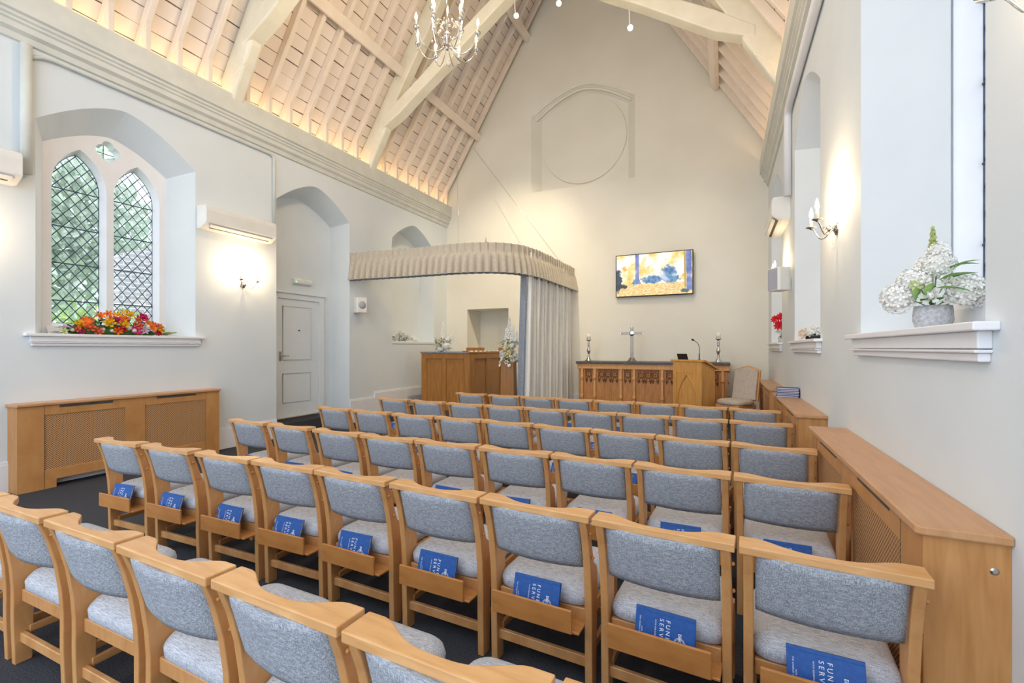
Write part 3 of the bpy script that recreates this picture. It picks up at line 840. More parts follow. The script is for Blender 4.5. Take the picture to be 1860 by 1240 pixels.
# ---------------------------------------------------------------- radiator covers
def rad_cover(name, x_wall, sgn, y0, y1, label, z=.92, screw=False):
    """sgn: direction from wall into the room"""
    t = thing(name, label, 'radiator cover', (x_wall, (y0 + y1) / 2, 0), 0, 'slatted oak radiator covers' if False else None)
    L = y1 - y0; h = L / 2; D = .215
    def X(d): return sgn * d
    def bx(mb, d0, d1, *q): xs = sorted([X(d0), X(d1)]); mb.box(xs[0], xs[1], *q)
    mb = MB(); z1 = z - .03
    # side boards
    bx(mb, 0, D - .02, -h, -h + .02, 0, z1); bx(mb, 0, D - .02, h - .02, h, 0, z1)
    # front frame made of stiles and rails round two grille openings
    g = [(-h + .21, -h + .92), (h - .92, h - .21)]
    if L < 2.3: g = [(-h + .21, -.10), (.11, h - .19)]
    a0, a1 = D - .02, D
    bx(mb, a0, a1, -h, g[0][0], 0, z1); bx(mb, a0, a1, g[0][1], g[1][0], .09, z1); bx(mb, a0, a1, g[1][1], h, 0, z1)
    for (p, q) in g: bx(mb, a0, a1, p, q, .09, .20); bx(mb, a0, a1, p, q, z - .135, z1)
    bx(mb, a0, a1, g[0][0], g[0][0] + .10, 0, .09); bx(mb, a0, a1, g[1][1] - .10, g[1][1], 0, .09)
    mb.build('carcass', M['oak'], t, .002, 1)
    # door joints
    for p, q in ((g[0][0] - .002, g[0][0] + .002), (g[1][1] - .002, g[1][1] + .002)):
        m2 = MB(); bx(m2, D, D + .0008, p, q, .0, z1); m2.build('door_joint', M['dark_slot'], t)
    tp = MB(); xs = [(X(0), -h - .02), (X(D + .01), -h - .02), (X(D + .025), -h - .005), (X(D + .025), h + .005), (X(D + .01), h + .02), (X(0), h + .02)]
    tp.prism(xs, 'z', z1, z); tp.build('top_board', M['oak_top'], t, .006, 2)
    for p, q in g:
        m2 = MB(); bx(m2, D - .016, D - .010, p, q, .20, z - .135); m2.build('grille_panel', M['cane'], t)
        m3 = MB(); bx(m3, D - .002, D + .0015, (p + q) / 2 - .24, (p + q) / 2 + .24, z1 - .034, z1 - .006); m3.build('vent_slot', M['dark_slot'], t)
    if screw:
        MB().lathe([(.004, 0), (.012, .001), (.012, .003), (.004, .004)], 10, (X(.04), -h - .001, .80), 'y').build('screw_cap', M['silver'], t)
    return t
rad_cover('radiator_cover', XL, 1, 2.145, 4.22, 'long oak radiator cover with two cane grilles below the left arched window')
rad_cover('radiator_cover', XR, -1, 1.94, 4.03, 'long oak radiator cover nearest the camera on the right wall', screw=True)
rad_cover('radiator_cover', XR, -1, 4.72, 6.86, 'oak radiator cover on the right wall carrying the stack of books')
rad_cover('radiator_cover', XR, -1, 7.47, 9.62, 'oak radiator cover in the far right corner behind the padded chair')

# stack of navy books
sb = None
for k in range(6):
    if sb is None:
        sb = bpy.data.objects.new('stacked_book', None); C.objects.link(sb)
        cv = MB(); cv.box(-.112, .112, -.075, .075, 0, .004); cv.box(-.112, .112, -.075, .075, .014, .018); cv.box(-.112, .112, .072, .075, 0, .018)
        link('cover', cv.mesh('cover', M['navy'], .0005, 1), sb)
        link('pages', MB().box(-.109, .109, -.071, .072, .004, .014).mesh('pages', M['paper']), sb); o = sb
    else: o = copy_tree(sb)
    o.location = (.685 + (.004 if k % 2 else -.004), 6.34 + (.004 if k % 3 else -.003), .9205 + k * .0185); o.rotation_euler = (0, 0, R(-3 + (k * 7) % 5))
    pos = ['bottom of the stack', 'second from the bottom', 'third from the bottom', 'third from the top', 'second from the top', 'top of the stack'][k]
    tag(o, 'navy book in the pile on the radiator cover, ' + pos, 'book', 'navy books stacked on the radiator cover')

# ---------------------------------------------------------------- air conditioners
def ac(label, x0, sgn, y0, y1, z0=3.19):
    t = thing('air_conditioner', label, 'air conditioner', (x0, (y0 + y1) / 2, z0)); h = (y1 - y0) / 2
    pr = [(0, 0), (0, .32), (.19, .32), (.215, .30), (.225, .24), (.225, .085), (.205, .06), (.10, 0)]
    MB().prism([(sgn * d, z) for d, z in pr], 'y', -h, h).build('casing', M['plastic'], t, .008, 2)
    q = MB(); q.prism([(sgn * .205, .052), (sgn * .195, .042), (sgn * .14, .010), (sgn * .15, .020)], 'y', -h + .09, h - .09)
    q.build('louvre', M['dark_slot'], t)
    q = MB(); q.prism([(sgn * .213, .046), (sgn * .213, .054), (sgn * .175, .022), (sgn * .175, .012)], 'y', -h + .07, h - .07)
    q.build('air_flap', M['plastic'], t, .002, 1)
    return t
ac('long white air conditioner on the left wall above the glowing sconce', XL, 1, 4.03, 5.14)
ac('white air conditioner cut off by the left edge of the picture', XL, 1, 1.0, 2.19)
ac('white air conditioner on the right wall in the far corner', XR, -1, 7.12, 8.32, 3.22)

# ---------------------------------------------------------------- wall speakers, emergency light
def speaker(label, loc, rz, rounded=False):
    t = thing('wall_speaker', label, 'speaker', loc, rz)
    MB().prism([(-.10, 0), (.10, 0), (.115, .05), (.115, .16), (.095, .19), (-.095, .19), (-.115, .16), (-.115, .05)], 'z', -.155, .155).build('cabinet', M['plastic'], t, .012, 3)
    if rounded:
        MB().box(-.10, .10, .188, .193, -.14, .14).build('grille', M['grille_cloth'], t, .003, 1)
    else:
        MB().lathe([(.075, 0), (.075, .004), (.02, .006)], 24, (0, .190, 0.0), 'y').build('grille', M['grille_cloth'], t)
    MB().box(-.03, .03, -.03, .01, -.05, .05).build('bracket', M['black'], t)
    return t
speaker('small white wall speaker on the left pier beside the curtained area', (XL + .035, 7.17, 2.36), R(-115))
speaker('white wall speaker on the right wall below the air conditioner', (XR - .05, 7.15, 2.42), R(118), True)
em = thing('emergency_light', 'slim white emergency light with a green indicator above the door', 'emergency light', (XL - .52, 6.25, 2.75))
MB().prism([(0, -.055), (.05, -.05), (.065, -.03), (.065, .03), (.05, .05), (0, .055)], 'y', -.21, .21).build('housing', M['plastic'], em, .006, 2)
MB().box(.064, .070, -.175, -.150, -.022, -.004).build('indicator', M['green_led'], em)

# ---------------------------------------------------------------- sconces
def sconce(label, x0, sgn, y0, z0, power=10):
    t = thing('wall_sconce', label, 'wall light', (x0, y0, z0), 0 if sgn > 0 else PI)
    # local: +x into the room
    MB().lathe([(.052, 0), (.054, .004), (.046, .012), (.025, .022), (.012, .03)], 20, (0, 0, 0), 'x').build('wall_plate', M['chrome'], t)
    ar = MB(); ar.ball((.045, 0, 0), .022)
    ar.build('boss', M['chrome'], t)
    for s in (-1, 1):
        a = MB(); d = Vector((.75, s * .66, 0)).normalized(); pts = []
        for k in range(13):
            q = k / 12; rr = .04 + .165 * q; zz = -.055 * math.sin(PI * min(1, q * 1.15)) + .045 * max(0, q - .6) / .4
            pts.append((d.x * rr, d.y * rr, zz))
        a.tube(pts, .0055, 8)
        # scroll
        sc = []
        for k in range(18):
            an = k / 17 * 2.2 * PI; r_ = .032 * (1 - k / 24)
            sc.append((d.x * (.085 + r_ * math.sin(an)), d.y * (.085 + r_ * math.sin(an)), .018 + r_ * math.cos(an) - .01))
        a.tube(sc, .004, 6)
        ao = a.build('arm', M['chrome'], t)
        e_ = Vector(pts[-1])
        MB().lathe([(.008, -.008), (.012, 0), (.040, .010), (.040, .013), (.012, .006)], 18, e_).build('drip_pan', M['chrome'], ao)
        MB().lathe([(.0115, .006), (.0115, .085)], 12, e_).build('candle_tube', M['candle_tube'], ao)
        MB().lathe([(.006, .085), (.013, .10), (.016, .115), (.012, .14), (.005, .165), (.001, .175)], 12, e_).build('bulb', M['bulb'], ao)
        wx = x0 + sgn * e_.x; wy = y0 + sgn * e_.y
        lamp('sconce_light', 'POINT', (wx, wy, z0 + e_.z + .19), power, (1, .74, .44), .03)
    pc = MB(); pc.tube([(.03, 0, -.02), (.03, 0, -.13)], .0012, 5); pc.lathe([(.002, -.16), (.005, -.155), (.005, -.135), (.002, -.13)], 8, (.03, 0, 0))
    pc.build('pull_cord', M['plastic'], t)
    return t
sconce('two-armed chrome candle sconce on the left wall under the air conditioner', XL, 1, 4.72, 2.48, 11)
sconce('two-armed chrome candle sconce between the near and middle right windows', XR, -1, 4.36, 2.44)
sconce('chrome candle sconce in the far right corner behind the white speaker', XR, -1, 7.62, 2.52, 6)
sconce('chrome sconce arm cut off by the top right corner of the picture', XR, -1, 1.52, 2.395, 3)
sconce('candle sconce beyond the left edge whose glow lights the wall', XL, 1, 1.62, 2.44)

# ---------------------------------------------------------------- chandelier
def chandelier(c):
    t = thing('chandelier', 'chrome candle chandelier with crystal drops hanging from the roof ridge', 'chandelier', c)
    MB().lathe([(.004, -.20), (.02, -.18), (.028, -.16), (.012, -.13), (.02, -.10), (.035, -.06), (.045, -.03), (.03, 0), (.014, .04), (.02, .10), (.03, .14), (.012, .2), (.008, .5)], 18).build('hub', M['chrome'], t)
    MB().tube([(0, 0, .45), (0, 0, ZA - c[2] - .2)], .006, 8).build('hanging_rod', M['chrome'], t)
    def arm(an, rad, z0, z1, dip):
        d = Vector((math.cos(an), math.sin(an), 0)); pts = []
        for k in range(17):
            q = k / 16; r_ = .03 + (rad - .03) * (1 - (1 - q) ** 1.25)
            z = z0 + (z1 - z0) * q ** 3 - dip * math.sin(PI * q ** .8)
            pts.append((d.x * r_, d.y * r_, z))
        a = MB().tube(pts, .0055, 7).build('arm', M['chrome'], t)
        e_ = Vector(pts[-1])
        MB().lathe([(.004, -.03), (.010, -.02), (.030, 0), (.034, .012), (.012, .014)], 14, e_).build('cup', M['chrome'], a)
        MB().lathe([(.011, .012), (.011, .085)], 10, e_).build('candle_tube', M['candle_tube'], a)
        MB().lathe([(.006, .085), (.014, .10), (.018, .118), (.013, .145), (.005, .168), (.001, .178)], 10, e_).build('bulb', M['bulb'], a)
        MB().ball((e_.x, e_.y, e_.z - .055), .011, 6, 4, (1, 1, 1.7)).build('crystal_drop', M['crystal'], a)
    th0 = math.atan2(c[1], c[0])
    for k in range(8): arm(th0 + R(22.5 + 45 * k), .38, -.14, -.06, .13)
    for k in range(4): arm(th0 + R(45 + 90 * k), .24, -.02, .16, .10)
    rr = random.Random(5)
    for k in range(26):
        an = 2 * PI * k / 13 + rr.uniform(-.1, .1); r_ = (.11 if k < 13 else .17) + rr.uniform(-.02, .02); z = (.06 if k < 13 else -.02) + rr.uniform(-.05, .06)
        MB().ball((r_ * math.cos(an), r_ * math.sin(an), z), .013, 6, 4, (1, 1, 1.5)).build('crystal_drop', M['crystal'], t)
    wr = MB()
    for k in range(10):
        an = 2 * PI * k / 10; wr.tube([(.02 * math.cos(an), .02 * math.sin(an), .02), (.09 * math.cos(an), .09 * math.sin(an), .12), (.14 * math.cos(an), .14 * math.sin(an), .10), (.17 * math.cos(an), .17 * math.sin(an), .03)], .0025, 5)
    wr.build('crystal_branches', M['chrome'], t)
    for k in range(4):
        an = R(45 + 90 * k); lamp('chandelier_light', 'POINT', (c[0] + .22 * math.cos(an), c[1] + .22 * math.sin(an), c[2] + .62), 42, (1, .76, .48), .06)
    return t
chandelier((XC + .02, 4.60, 5.20))

# ---------------------------------------------------------------- spotlights on the truss
def spot_fixture(label, loc, aim, lit=True):
    t = thing('spotlight', label, 'spotlight', loc)
    d = (Vector(aim) - Vector(loc)).normalized(); q = d.to_track_quat('Z', 'Y').to_matrix().to_4x4()
    MB().tube([(0, 0, 0.18), (0, .02, .0), (0, .05, -.05)], .010, 8).build('stem', M['plastic'], t)
    off = Matrix.Translation((0, .06, -.09)) @ q
    MB().lathe([(.026, -.06), (.042, -.05), (.046, .05), (.040, .05)], 16).xf(off).build('lamp_can', M['plastic'], t)
    MB().lathe([(.001, .050), (.040, .050), (.040, .058), (.001, .062)], 16).xf(off).build('bulb', M['bulb'] if lit else M['plastic'], t)
for (loc, aim, pw), lb in zip(SPOTS, ['lit spotlight on the sloping roof brace just right of the chandelier', 'lit spotlight at the top edge, above the blind arch', 'lit white spotlight hanging from the right beam above the screen']):
    spot_fixture(lb, loc, (0.2, 2.0, 2.5))
spot_fixture('unlit white spotlight under the left brace, below the chandelier', (-4.72, 7.33, 6.98), (-3, 3, 1), False)

# ---------------------------------------------------------------- wall screen
def screen():
    t = thing('wall_screen', 'flat television on the end wall showing an autumn woodland', 'television', (-1.40, YE - .09, 3.11), R(-1.5))
    MB().box(-.815, .815, -.03, .03, -.47, .47).build('casing', M['black'], t, .004, 1)
    MB().box(-.25, .25, .03, .09, -.2, .2).build('wall_bracket', M['black'], t)
    m = bpy.data.materials.new('autumn_picture'); m.use_nodes = True; n = m.node_tree.nodes; l = m.node_tree.links
    b = n['Principled BSDF']; b.inputs['Base Color'].default_value = (.02, .02, .02, 1); b.inputs['Roughness'].default_value = .3
    tc = n.new('ShaderNodeTexCoord'); sp = n.new('ShaderNodeSeparateXYZ'); l.new(tc.outputs['Object'], sp.inputs[0])
    def noise(sc, det=5, scl=(1, 1, 1)):
        mp = n.new('ShaderNodeMapping'); mp.inputs['Scale'].default_value = scl; l.new(tc.outputs['Object'], mp.inputs[0])
        q = n.new('ShaderNodeTexNoise'); q.inputs['Scale'].default_value = sc; q.inputs['Detail'].default_value = det; l.new(mp.outputs[0], q.inputs['Vector']); return q.outputs['Fac']
    def ramp(f, stops):
        q = n.new('ShaderNodeValToRGB'); e = q.color_ramp.elements; e[0].position, e[0].color = stops[0]; e[1].position, e[1].color = stops[-1]
        for p, c_ in stops[1:-1]: k = e.new(p); k.color = c_
        l.new(f, q.inputs[0]); return q.outputs[0]
    def mix(f, a, b_):
        q = n.new('ShaderNodeMix'); q.data_type = 'RGBA'; l.new(f, q.inputs['Factor']); l.new(a, q.inputs['A'])
        if isinstance(b_, tuple): q.inputs['B'].default_value = b_
        else: l.new(b_, q.inputs['B'])
        return q.outputs['Result']
    def math_(op, a, b_=None, c_=None):
        q = n.new('ShaderNodeMath'); q.operation = op
        for i, v in enumerate((a, b_, c_)):
            if v is None: continue
            if isinstance(v, (int, float)): q.inputs[i].default_value = v
            else: l.new(v, q.inputs[i])
        return q.outputs[0]
    Xs, Zs = sp.outputs['X'], sp.outputs['Z']
    def soft(v, lo, hi):
        q = n.new('ShaderNodeMapRange'); q.interpolation_type = 'SMOOTHSTEP'; l.new(v, q.inputs[0]); q.inputs[1].default_value = lo; q.inputs[2].default_value = hi; return q.outputs[0]
    f1 = noise(3.2, 7)
    sky = ramp(f1, [(.34, srgb(240, 190, 84)), (.45, srgb(250, 226, 146)), (.54, srgb(255, 250, 240)), (.7, srgb(240, 240, 255))])
    f2 = noise(9, 6)
    col = mix(soft(f2, .58, .70), sky, srgb(236, 178, 74))
    # ground of leaves
    gr = ramp(noise(22, 5, (1, 1, 3)), [(.3, srgb(214, 150, 60)), (.5, srgb(244, 208, 130)), (.7, srgb(255, 238, 200))])
    gm = soft(math_('ADD', math_('MULTIPLY', f1, .10), math_('MULTIPLY', Zs, -1)), .24, .27)
    # bluish shrubs on the horizon
    def blob(cx, cz, rx, rz, thr=.9):
        dx = math_('MULTIPLY', math_('ADD', Xs, -cx), 1 / rx); dz = math_('MULTIPLY', math_('ADD', Zs, -cz), 1 / rz)
        r_ = math_('SQRT', math_('ADD', math_('POWER', math_('ABSOLUTE', dx), 2), math_('POWER', math_('ABSOLUTE', dz), 2)))
        r_ = math_('ADD', r_, math_('MULTIPLY', math_('ADD', noise(16, 4), -.5), 1.5))
        return math_('SUBTRACT', 1, soft(r_, .75, 1.05))
    blue = ramp(noise(14, 4), [(.35, srgb(50, 98, 150)), (.6, srgb(110, 160, 196)), (.75, srgb(200, 214, 220))])
    for q in ((-.02, -.12, .24, .10), (.32, -.02, .17, .20), (-.36, -.16, .09, .08), (.42, -.13, .14, .08)): col = mix(blob(*q), col, blue)
    # trunks
    def trunk(cx, w_, zlo=-.3, bend=.0):
        d = math_('ABSOLUTE', math_('ADD', math_('ADD', Xs, -cx), math_('MULTIPLY', Zs, bend))); d = math_('ADD', d, math_('MULTIPLY', math_('ADD', noise(8, 3), -.5), .03))
        return math_('MULTIPLY', math_('SUBTRACT', 1, soft(d, w_ * .8, w_ * 1.1)), soft(Zs, zlo, zlo + .03))
    tr = ramp(noise(7, 3), [(.35, srgb(84, 104, 170)), (.6, srgb(130, 140, 200)), (.75, srgb(220, 206, 190))])
    col = mix(trunk(-.34, .042, -.19, .01), col, tr)
    col = mix(gm, col, gr)
    col = mix(trunk(.735, .058, -.40, .02), col, tr)
    col = mix(trunk(.655, .02, -.34, .02), col, srgb(190, 160, 70))
    col = mix(blob(-.76, -.1, .09, .28), col, srgb(40, 62, 70))
    col = mix(blob(-.70, -.24, .14, .05), col, srgb(30, 44, 50))
    col = mix(blob(.66, -.38, .10, .05), col, srgb(60, 96, 112))
    ray = math_('ABSOLUTE', math_('ADD', math_('ADD', Xs, math_('MULTIPLY', Zs, .75)), -.16))
    rm_ = math_('MULTIPLY', math_('MULTIPLY', math_('SUBTRACT', 1, soft(ray, .02, .11)), soft(Zs, -.22, -.1)), .62)
    col = mix(rm_, col, srgb(236, 244, 255))
    l.new(col, b.inputs['Emission Color']); b.inputs['Emission Strength'].default_value = 1.05
    MB().box(-.797, .797, -.033, -.0302, -.452, .452).build('display', m, t)
screen()

# ---------------------------------------------------------------- altar
def altar():
    yf, yb = 9.66, 10.42; x0, x1 = -2.86, .07
    t = thing('altar', 'long carved oak altar with a dark slate top by the end wall', 'altar', ((x0 + x1) / 2, (yf + yb) / 2, DZ))
    ox, oy = (x0 + x1) / 2, (yf + yb) / 2
    X = lambda v: v - ox; Y = lambda v: v - oy
    b = MB(); b.box(X(x0), X(x1), Y(yf), Y(yb), 0, .93); b.build('body', M['oak_dark'], t, .004, 1)
    b = MB(); b.box(X(x0 - .05), X(x1 + .04), Y(yf - .06), Y(yb), 1.035, 1.085); b.build('slate_top', M['slate'], t, .006, 2)
    b = MB(); b.box(X(x0 - .02), X(x1 + .02), Y(yf - .035), Y(yb), .93, 1.035); b.box(X(x0 - .035), X(x1 + .035), Y(yf - .05), Y(yb), 1.015, 1.035)
    b.build('frieze', M['oak_pale'], t, .006, 2)
    posts = [-2.774, -2.501, -1.949, -1.676, -1.123, -.85, -.30, -.02]
    for p in posts:
        b = MB(); b.box(X(p - .024), X(p + .024), Y(yf - .05), Y(yf), .02, .93)
        po = b.build('post', M['oak_pale'], t, .004, 1)
        for z in (.745, .35):
            MB().box(X(p - .034), X(p + .034), Y(yf - .068), Y(yf - .03), z - .035, z + .035).build('carved_block', M['oak_pale'], po, .012, 2)
    # tracery panels
    def tracery(a, b_, bays):
        mb = MB(); w_ = (b_ - a) / bays; zt = .905
        mb.box(X(a), X(b_), Y(yf - .012), Y(yf), zt - .012, zt + .012)
        for k in range(bays):
            cx = a + w_ * (k + .5); h = w_ * .44; y = Y(yf - .012); s = w_ / .138
            # round with four foils, and a cusped arch with a fleur below
            cz = zt - .085
            mb.tube([(X(cx + h * math.cos(q * PI / 8)), y, cz + h * math.sin(q * PI / 8)) for q in range(17)], .007, 6)
            for q in range(4):
                an = PI / 4 + q * PI / 2
                mb.tube([(X(cx + h * .52 * math.cos(an) + h * .36 * math.cos(u)), y, cz + h * .52 * math.sin(an) + h * .36 * math.sin(u)) for u in [an - 2.1 + 4.2 * i / 8 for i in range(9)]], .006, 5)
            for sg in (-1, 1):
                mb.tube([(X(cx + sg * h), y, zt), (X(cx + sg * h), y, cz - .02), (X(cx + sg * h * 1.0), y, cz - .11), (X(cx + sg * h * .96), y, cz - .15)], .006, 5)
                mb.tube([(X(cx), y, cz - h * .95), (X(cx + sg * h * .35), y, cz - h - .012), (X(cx + sg * h * .75), y, cz - h - .05), (X(cx + sg * h * .98), y, cz - h - .09)], .007, 5)
                mb.ball((X(cx + sg * h * .45), y - .004, cz - h - .062), .014, 8, 5)
                mb.ball((X(cx + sg * h * .72), y - .004, cz - h - .095), .014, 8, 5)
            mb.ball((X(cx), y - .006, cz), .012, 8, 5)
        return mb.build('tracery_panel', M['oak_carved'], t)
    for a, b_, nb in ((-2.71, -2.565, 1), (-2.43, -2.01, 3), (-1.885, -1.74, 1), (-1.61, -1.19, 3), (-1.06, -.915, 1), (-.785, -.365, 3), (-.235, -.09, 1)):
        q = MB(); q.box(X(a - .012), X(b_ + .012), Y(yf - .003), Y(yf + .0), .70, .92)
        q.build('sunk_panel', M['oak_dark'], t)
        tracery(a, b_, nb)
        if nb == 3:
            for k in range(1, 3):
                c_ = a + (b_ - a) * k / 3; MB().box(X(c_ - .004), X(c_ + .004), Y(yf - .010), Y(yf), .05, .70).build('panel_bead', M['oak_dark'], t)
    b = MB(); b.box(X(x0 - .03), X(x1 + .03), Y(yf - .06), Y(yb), 0, .07); b.build('plinth', M['oak_dark'], t, .005, 1)
    # small turned knobs on the right end
    for z in (.92, .70, .45): MB().ball((X(x1 + .015), Y(yf + .06), z), .02, 8, 6).build('end_boss', M['oak_dark'], t)
altar()
ATZ = DZ + 1.0851
def candlestick(label, x, y):
    t = thing('candlestick', label, 'candlestick', (x, y, ATZ))
    MB().lathe([(.075, 0), (.075, .015), (.055, .03), (.05, .05), (.03, .075), (.02, .10), (.026, .12), (.018, .14), (.022, .17), (.036, .21), (.040, .24), (.026, .28), (.016, .31), (.020, .33), (.024, .36), (.018, .39), (.026, .41), (.016, .43), (.022, .445), (.060, .46), (.060, .47), (.01, .47)], 20).build('stick', M['silver'], t)
    cd = MB().lathe([(.043, .4705), (.043, .585), (.040, .59), (.001, .588)], 20).build('candle', M['wax'], t)
    MB().tube([(0, 0, .586), (0, 0, .60)], .0015, 5).build('wick', M['black'], cd)
candlestick('tall silver candlestick with cream candle at the left end of the altar', -2.72, 9.96)
candlestick('tall silver candlestick with cream candle at the right end of the altar', -.10, 9.96)
def cross():
    t = thing('altar_cross', 'tall silver cross on a stepped base in the middle of the altar', 'cross', (-1.78, 9.96, ATZ))
    MB().lathe([(.115, 0), (.115, .012), (.085, .02), (.08, .04), (.06, .05), (.055, .075), (.035, .085)], 8).build('base', M['pewter'], t, .002, 1)
    b = MB(); b.box(-.028, .028, -.012, .012, .08, .735); b.box(-.235, .235, -.012, .012, .575, .622)
    b.build('shaft', M['pewter'], t, .004, 1)
    MB().lathe([(.052, -.015), (.058, -.012), (.058, .012), (.052, .015)], 20, (0, 0, .598), 'y').build('centre_boss', M['chrome'], t)
    for sx, sz in ((-.235, .598), (.235, .598), (0, .735)): MB().box(sx - .012, sx + .012, -.015, .015, sz - .03, sz + .03).build('arm_tip', M['silver'], t, .004, 1)
cross()

# ---------------------------------------------------------------- lectern
def lectern():
    # origin at the front-right foot corner; front faces -y locally
    t = thing('lectern', 'light oak lectern with a pointed arch panel standing before the altar', 'lectern', (-.34, 8.55, DZ), R(-28))
    w_, d = .56, .42; zf, zb = 1.13, 1.0
    mb = MB(); mb.prism([(0, 0), (d, 0), (d, zb - .0), (.04, zf)], 'x', -w_, 0); mb.prism([(0, 0), (.04, 0), (.04, zf), (0, zf)], 'x', -w_, 0)
    mb.build('body', M['oak_lectern'], t, .004, 1)
    tp = MB(); tp.prism([(-.035, zf), (.05, zf), (d + .05, zb - .015), (d + .05, zb + .02), (.05, zf + .035), (-.035, zf + .035)], 'x', -w_ - .04, .04)
    tp.build('sloping_top', M['oak_lectern'], t, .006, 2)
    # front frame with pointed arch
    o = [(-w_, 0), (0, 0), (0, zf), (-w_, zf)]
    A = lancet(-w_ / 2, w_ / 2 - .10, .06, .42, .46, 12)
    vs, fs = fill2d([(-w_ + .0, 0), (0, 0), (0, zf), (-w_, zf)], [[(-w_ + .07, .03), (-.07, .03), (-.07, zf - .20), (-w_ + .07, zf - .20)]])
    fr = MB(); fr.add([(p[0], -.016, p[1]) for p in vs], fs); fr.loft([(x, -.016, z) for x, z in o], [(x, 0, z) for x, z in o]); q = [(-w_ + .07, .03), (-.07, .03), (-.07, zf - .20), (-w_ + .07, zf - .20)]
    fr.loft([(x, -.016, z) for x, z in q], [(x, 0, z) for x, z in q]); fr.build('front_frame', M['oak_lectern'], t)
    vs, fs = fill2d(q, [A]); pn = MB(); pn.add([(p[0], -.010, p[1]) for p in vs], fs); pn.loft([(x, -.010, z) for x, z in A], [(x, -.001, z) for x, z in A])
    # raised rib round the arch
    B = lancet(-w_ / 2, w_ / 2 - .075, .04, .42, .52, 12)
    rb = MB(); rb.tube([(x, -.012, z) for x, z in lancet(-w_ / 2, w_ / 2 - .09, .04, .42, .49, 14)], .011, 8)
    pn.build('arch_panel', M['oak_lectern'], t); rb.build('arch_moulding', M['oak_lectern'], t)
    return t
LT = lectern()
def on_lectern(x, y, z): return LT.matrix_world @ Vector((x, y, z))
Ml = Matrix.Translation((-.34, 8.55, DZ)) @ Matrix.Rotation(R(-28), 4, 'Z')
p = Ml @ Vector((-.42, .10, 1.150))
tb = thing('tablet', 'small dark tablet propped on top of the lectern', 'tablet', p, R(-28))
MB().box(-.10, .10, -.008, .004, 0, .13).xf(Matrix.Rotation(R(24), 4, 'X')).build('screen', M['black'], tb, .003, 1)
MB().prism([(-.02, 0), (.09, -.03), (.09, -.02), (.0, .05)], 'x', -.07, .07).build('stand', M['black'], tb)
p = Ml @ Vector((-.10, .08, 1.155))
mc = thing('microphone', 'thin gooseneck microphone standing on the lectern', 'microphone', p, R(-28))
MB().lathe([(.03, -.01), (.03, .012), (.012, .02), (.010, .12)], 14).build('base', M['navy'], mc)
MB().tube([(0, 0, .11), (.005, 0, .18), (.0, .0, .24), (-.03, 0, .30), (-.09, 0, .345), (-.11, 0, .355)], .005, 8).build('gooseneck', M['black'], mc)
MB().tube([(-.10, 0, .35), (-.125, 0, .362), (-.145, 0, .372)], [.012, .016, .012], 10).build('capsule', M['black'], mc)

# ---------------------------------------------------------------- padded armless chair
def padded_chair():
    t = thing('padded_chair', 'tall padded taupe chair with a peaked wooden back right of the lectern', 'chair', (.19, 8.85, DZ), R(-38))
    # local: faces -y, width along x
    w_ = .25
    back = [(-w_, .46), (w_, .46), (w_ - .01, 1.00), (0, 1.075), (-w_ + .01, 1.00)]
    inn = [(-w_ + .022, .47), (w_ - .022, .47), (w_ - .032, .985), (0, 1.05), (-w_ + .032, .985)]
    tilt = Matrix.Translation((0, .22, .46)) @ Matrix.Rotation(R(-9), 4, 'X') @ Matrix.Translation((0, 0, -.46))
    MB().prism(back, 'y', 0, .035).xf(tilt).build('back_frame', M['oak_pale'], t, .006, 2)
    mb = MB(); mb.prism(inn, 'y', -.045, .005).xf(tilt).build('back_pad', M['uphol'], t, .02, 3)
    st = MB()
    for i in range(30):
        for a, b_ in ((inn[2], inn[3]), (inn[3], inn[4])):
            q = i / 30; st.ball((a[0] + (b_[0] - a[0]) * q, -.045, a[1] + (b_[1] - a[1]) * q - .01), .0035, 5, 4)
    st.xf(tilt).build('stud_trim', M['silver'], t)
    s = MB(); n = 28
    rings = []
    for ins, z in ((.02, .40), (0, .415), (0, .445), (.012, .47), (.04, .485), (.1, .492)):
        rings.append([((.26 - ins) * math.copysign(abs(math.cos(a)) ** .6, math.cos(a)), -.02 + (.25 - ins) * math.copysign(abs(math.sin(a)) ** .6, math.sin(a)), z) for a in [2 * PI * k / n for k in range(n)]])
    for a, b_ in zip(rings, rings[1:]): s.loft(a, b_, smooth=True)
    s.add(rings[-1], [tuple(range(n))], True); s.add(rings[0], [tuple(range(n))[::-1]]); s.build('seat', M['uphol'], t)
    f = MB(); f.box(-.23, .23, -.24, .22, .35, .405); f.build('seat_rail', M['oak_pale'], t, .006, 1)
    for x, y in ((-.205, -.215), (.205, -.215), (-.205, .205), (.205, .205)):
        MB().tube([(x, y, .37), (x, y + (.0 if y < 0 else .04), 0)], [.024, .016], 6).build('leg', M['oak_pale'], t)
padded_chair()

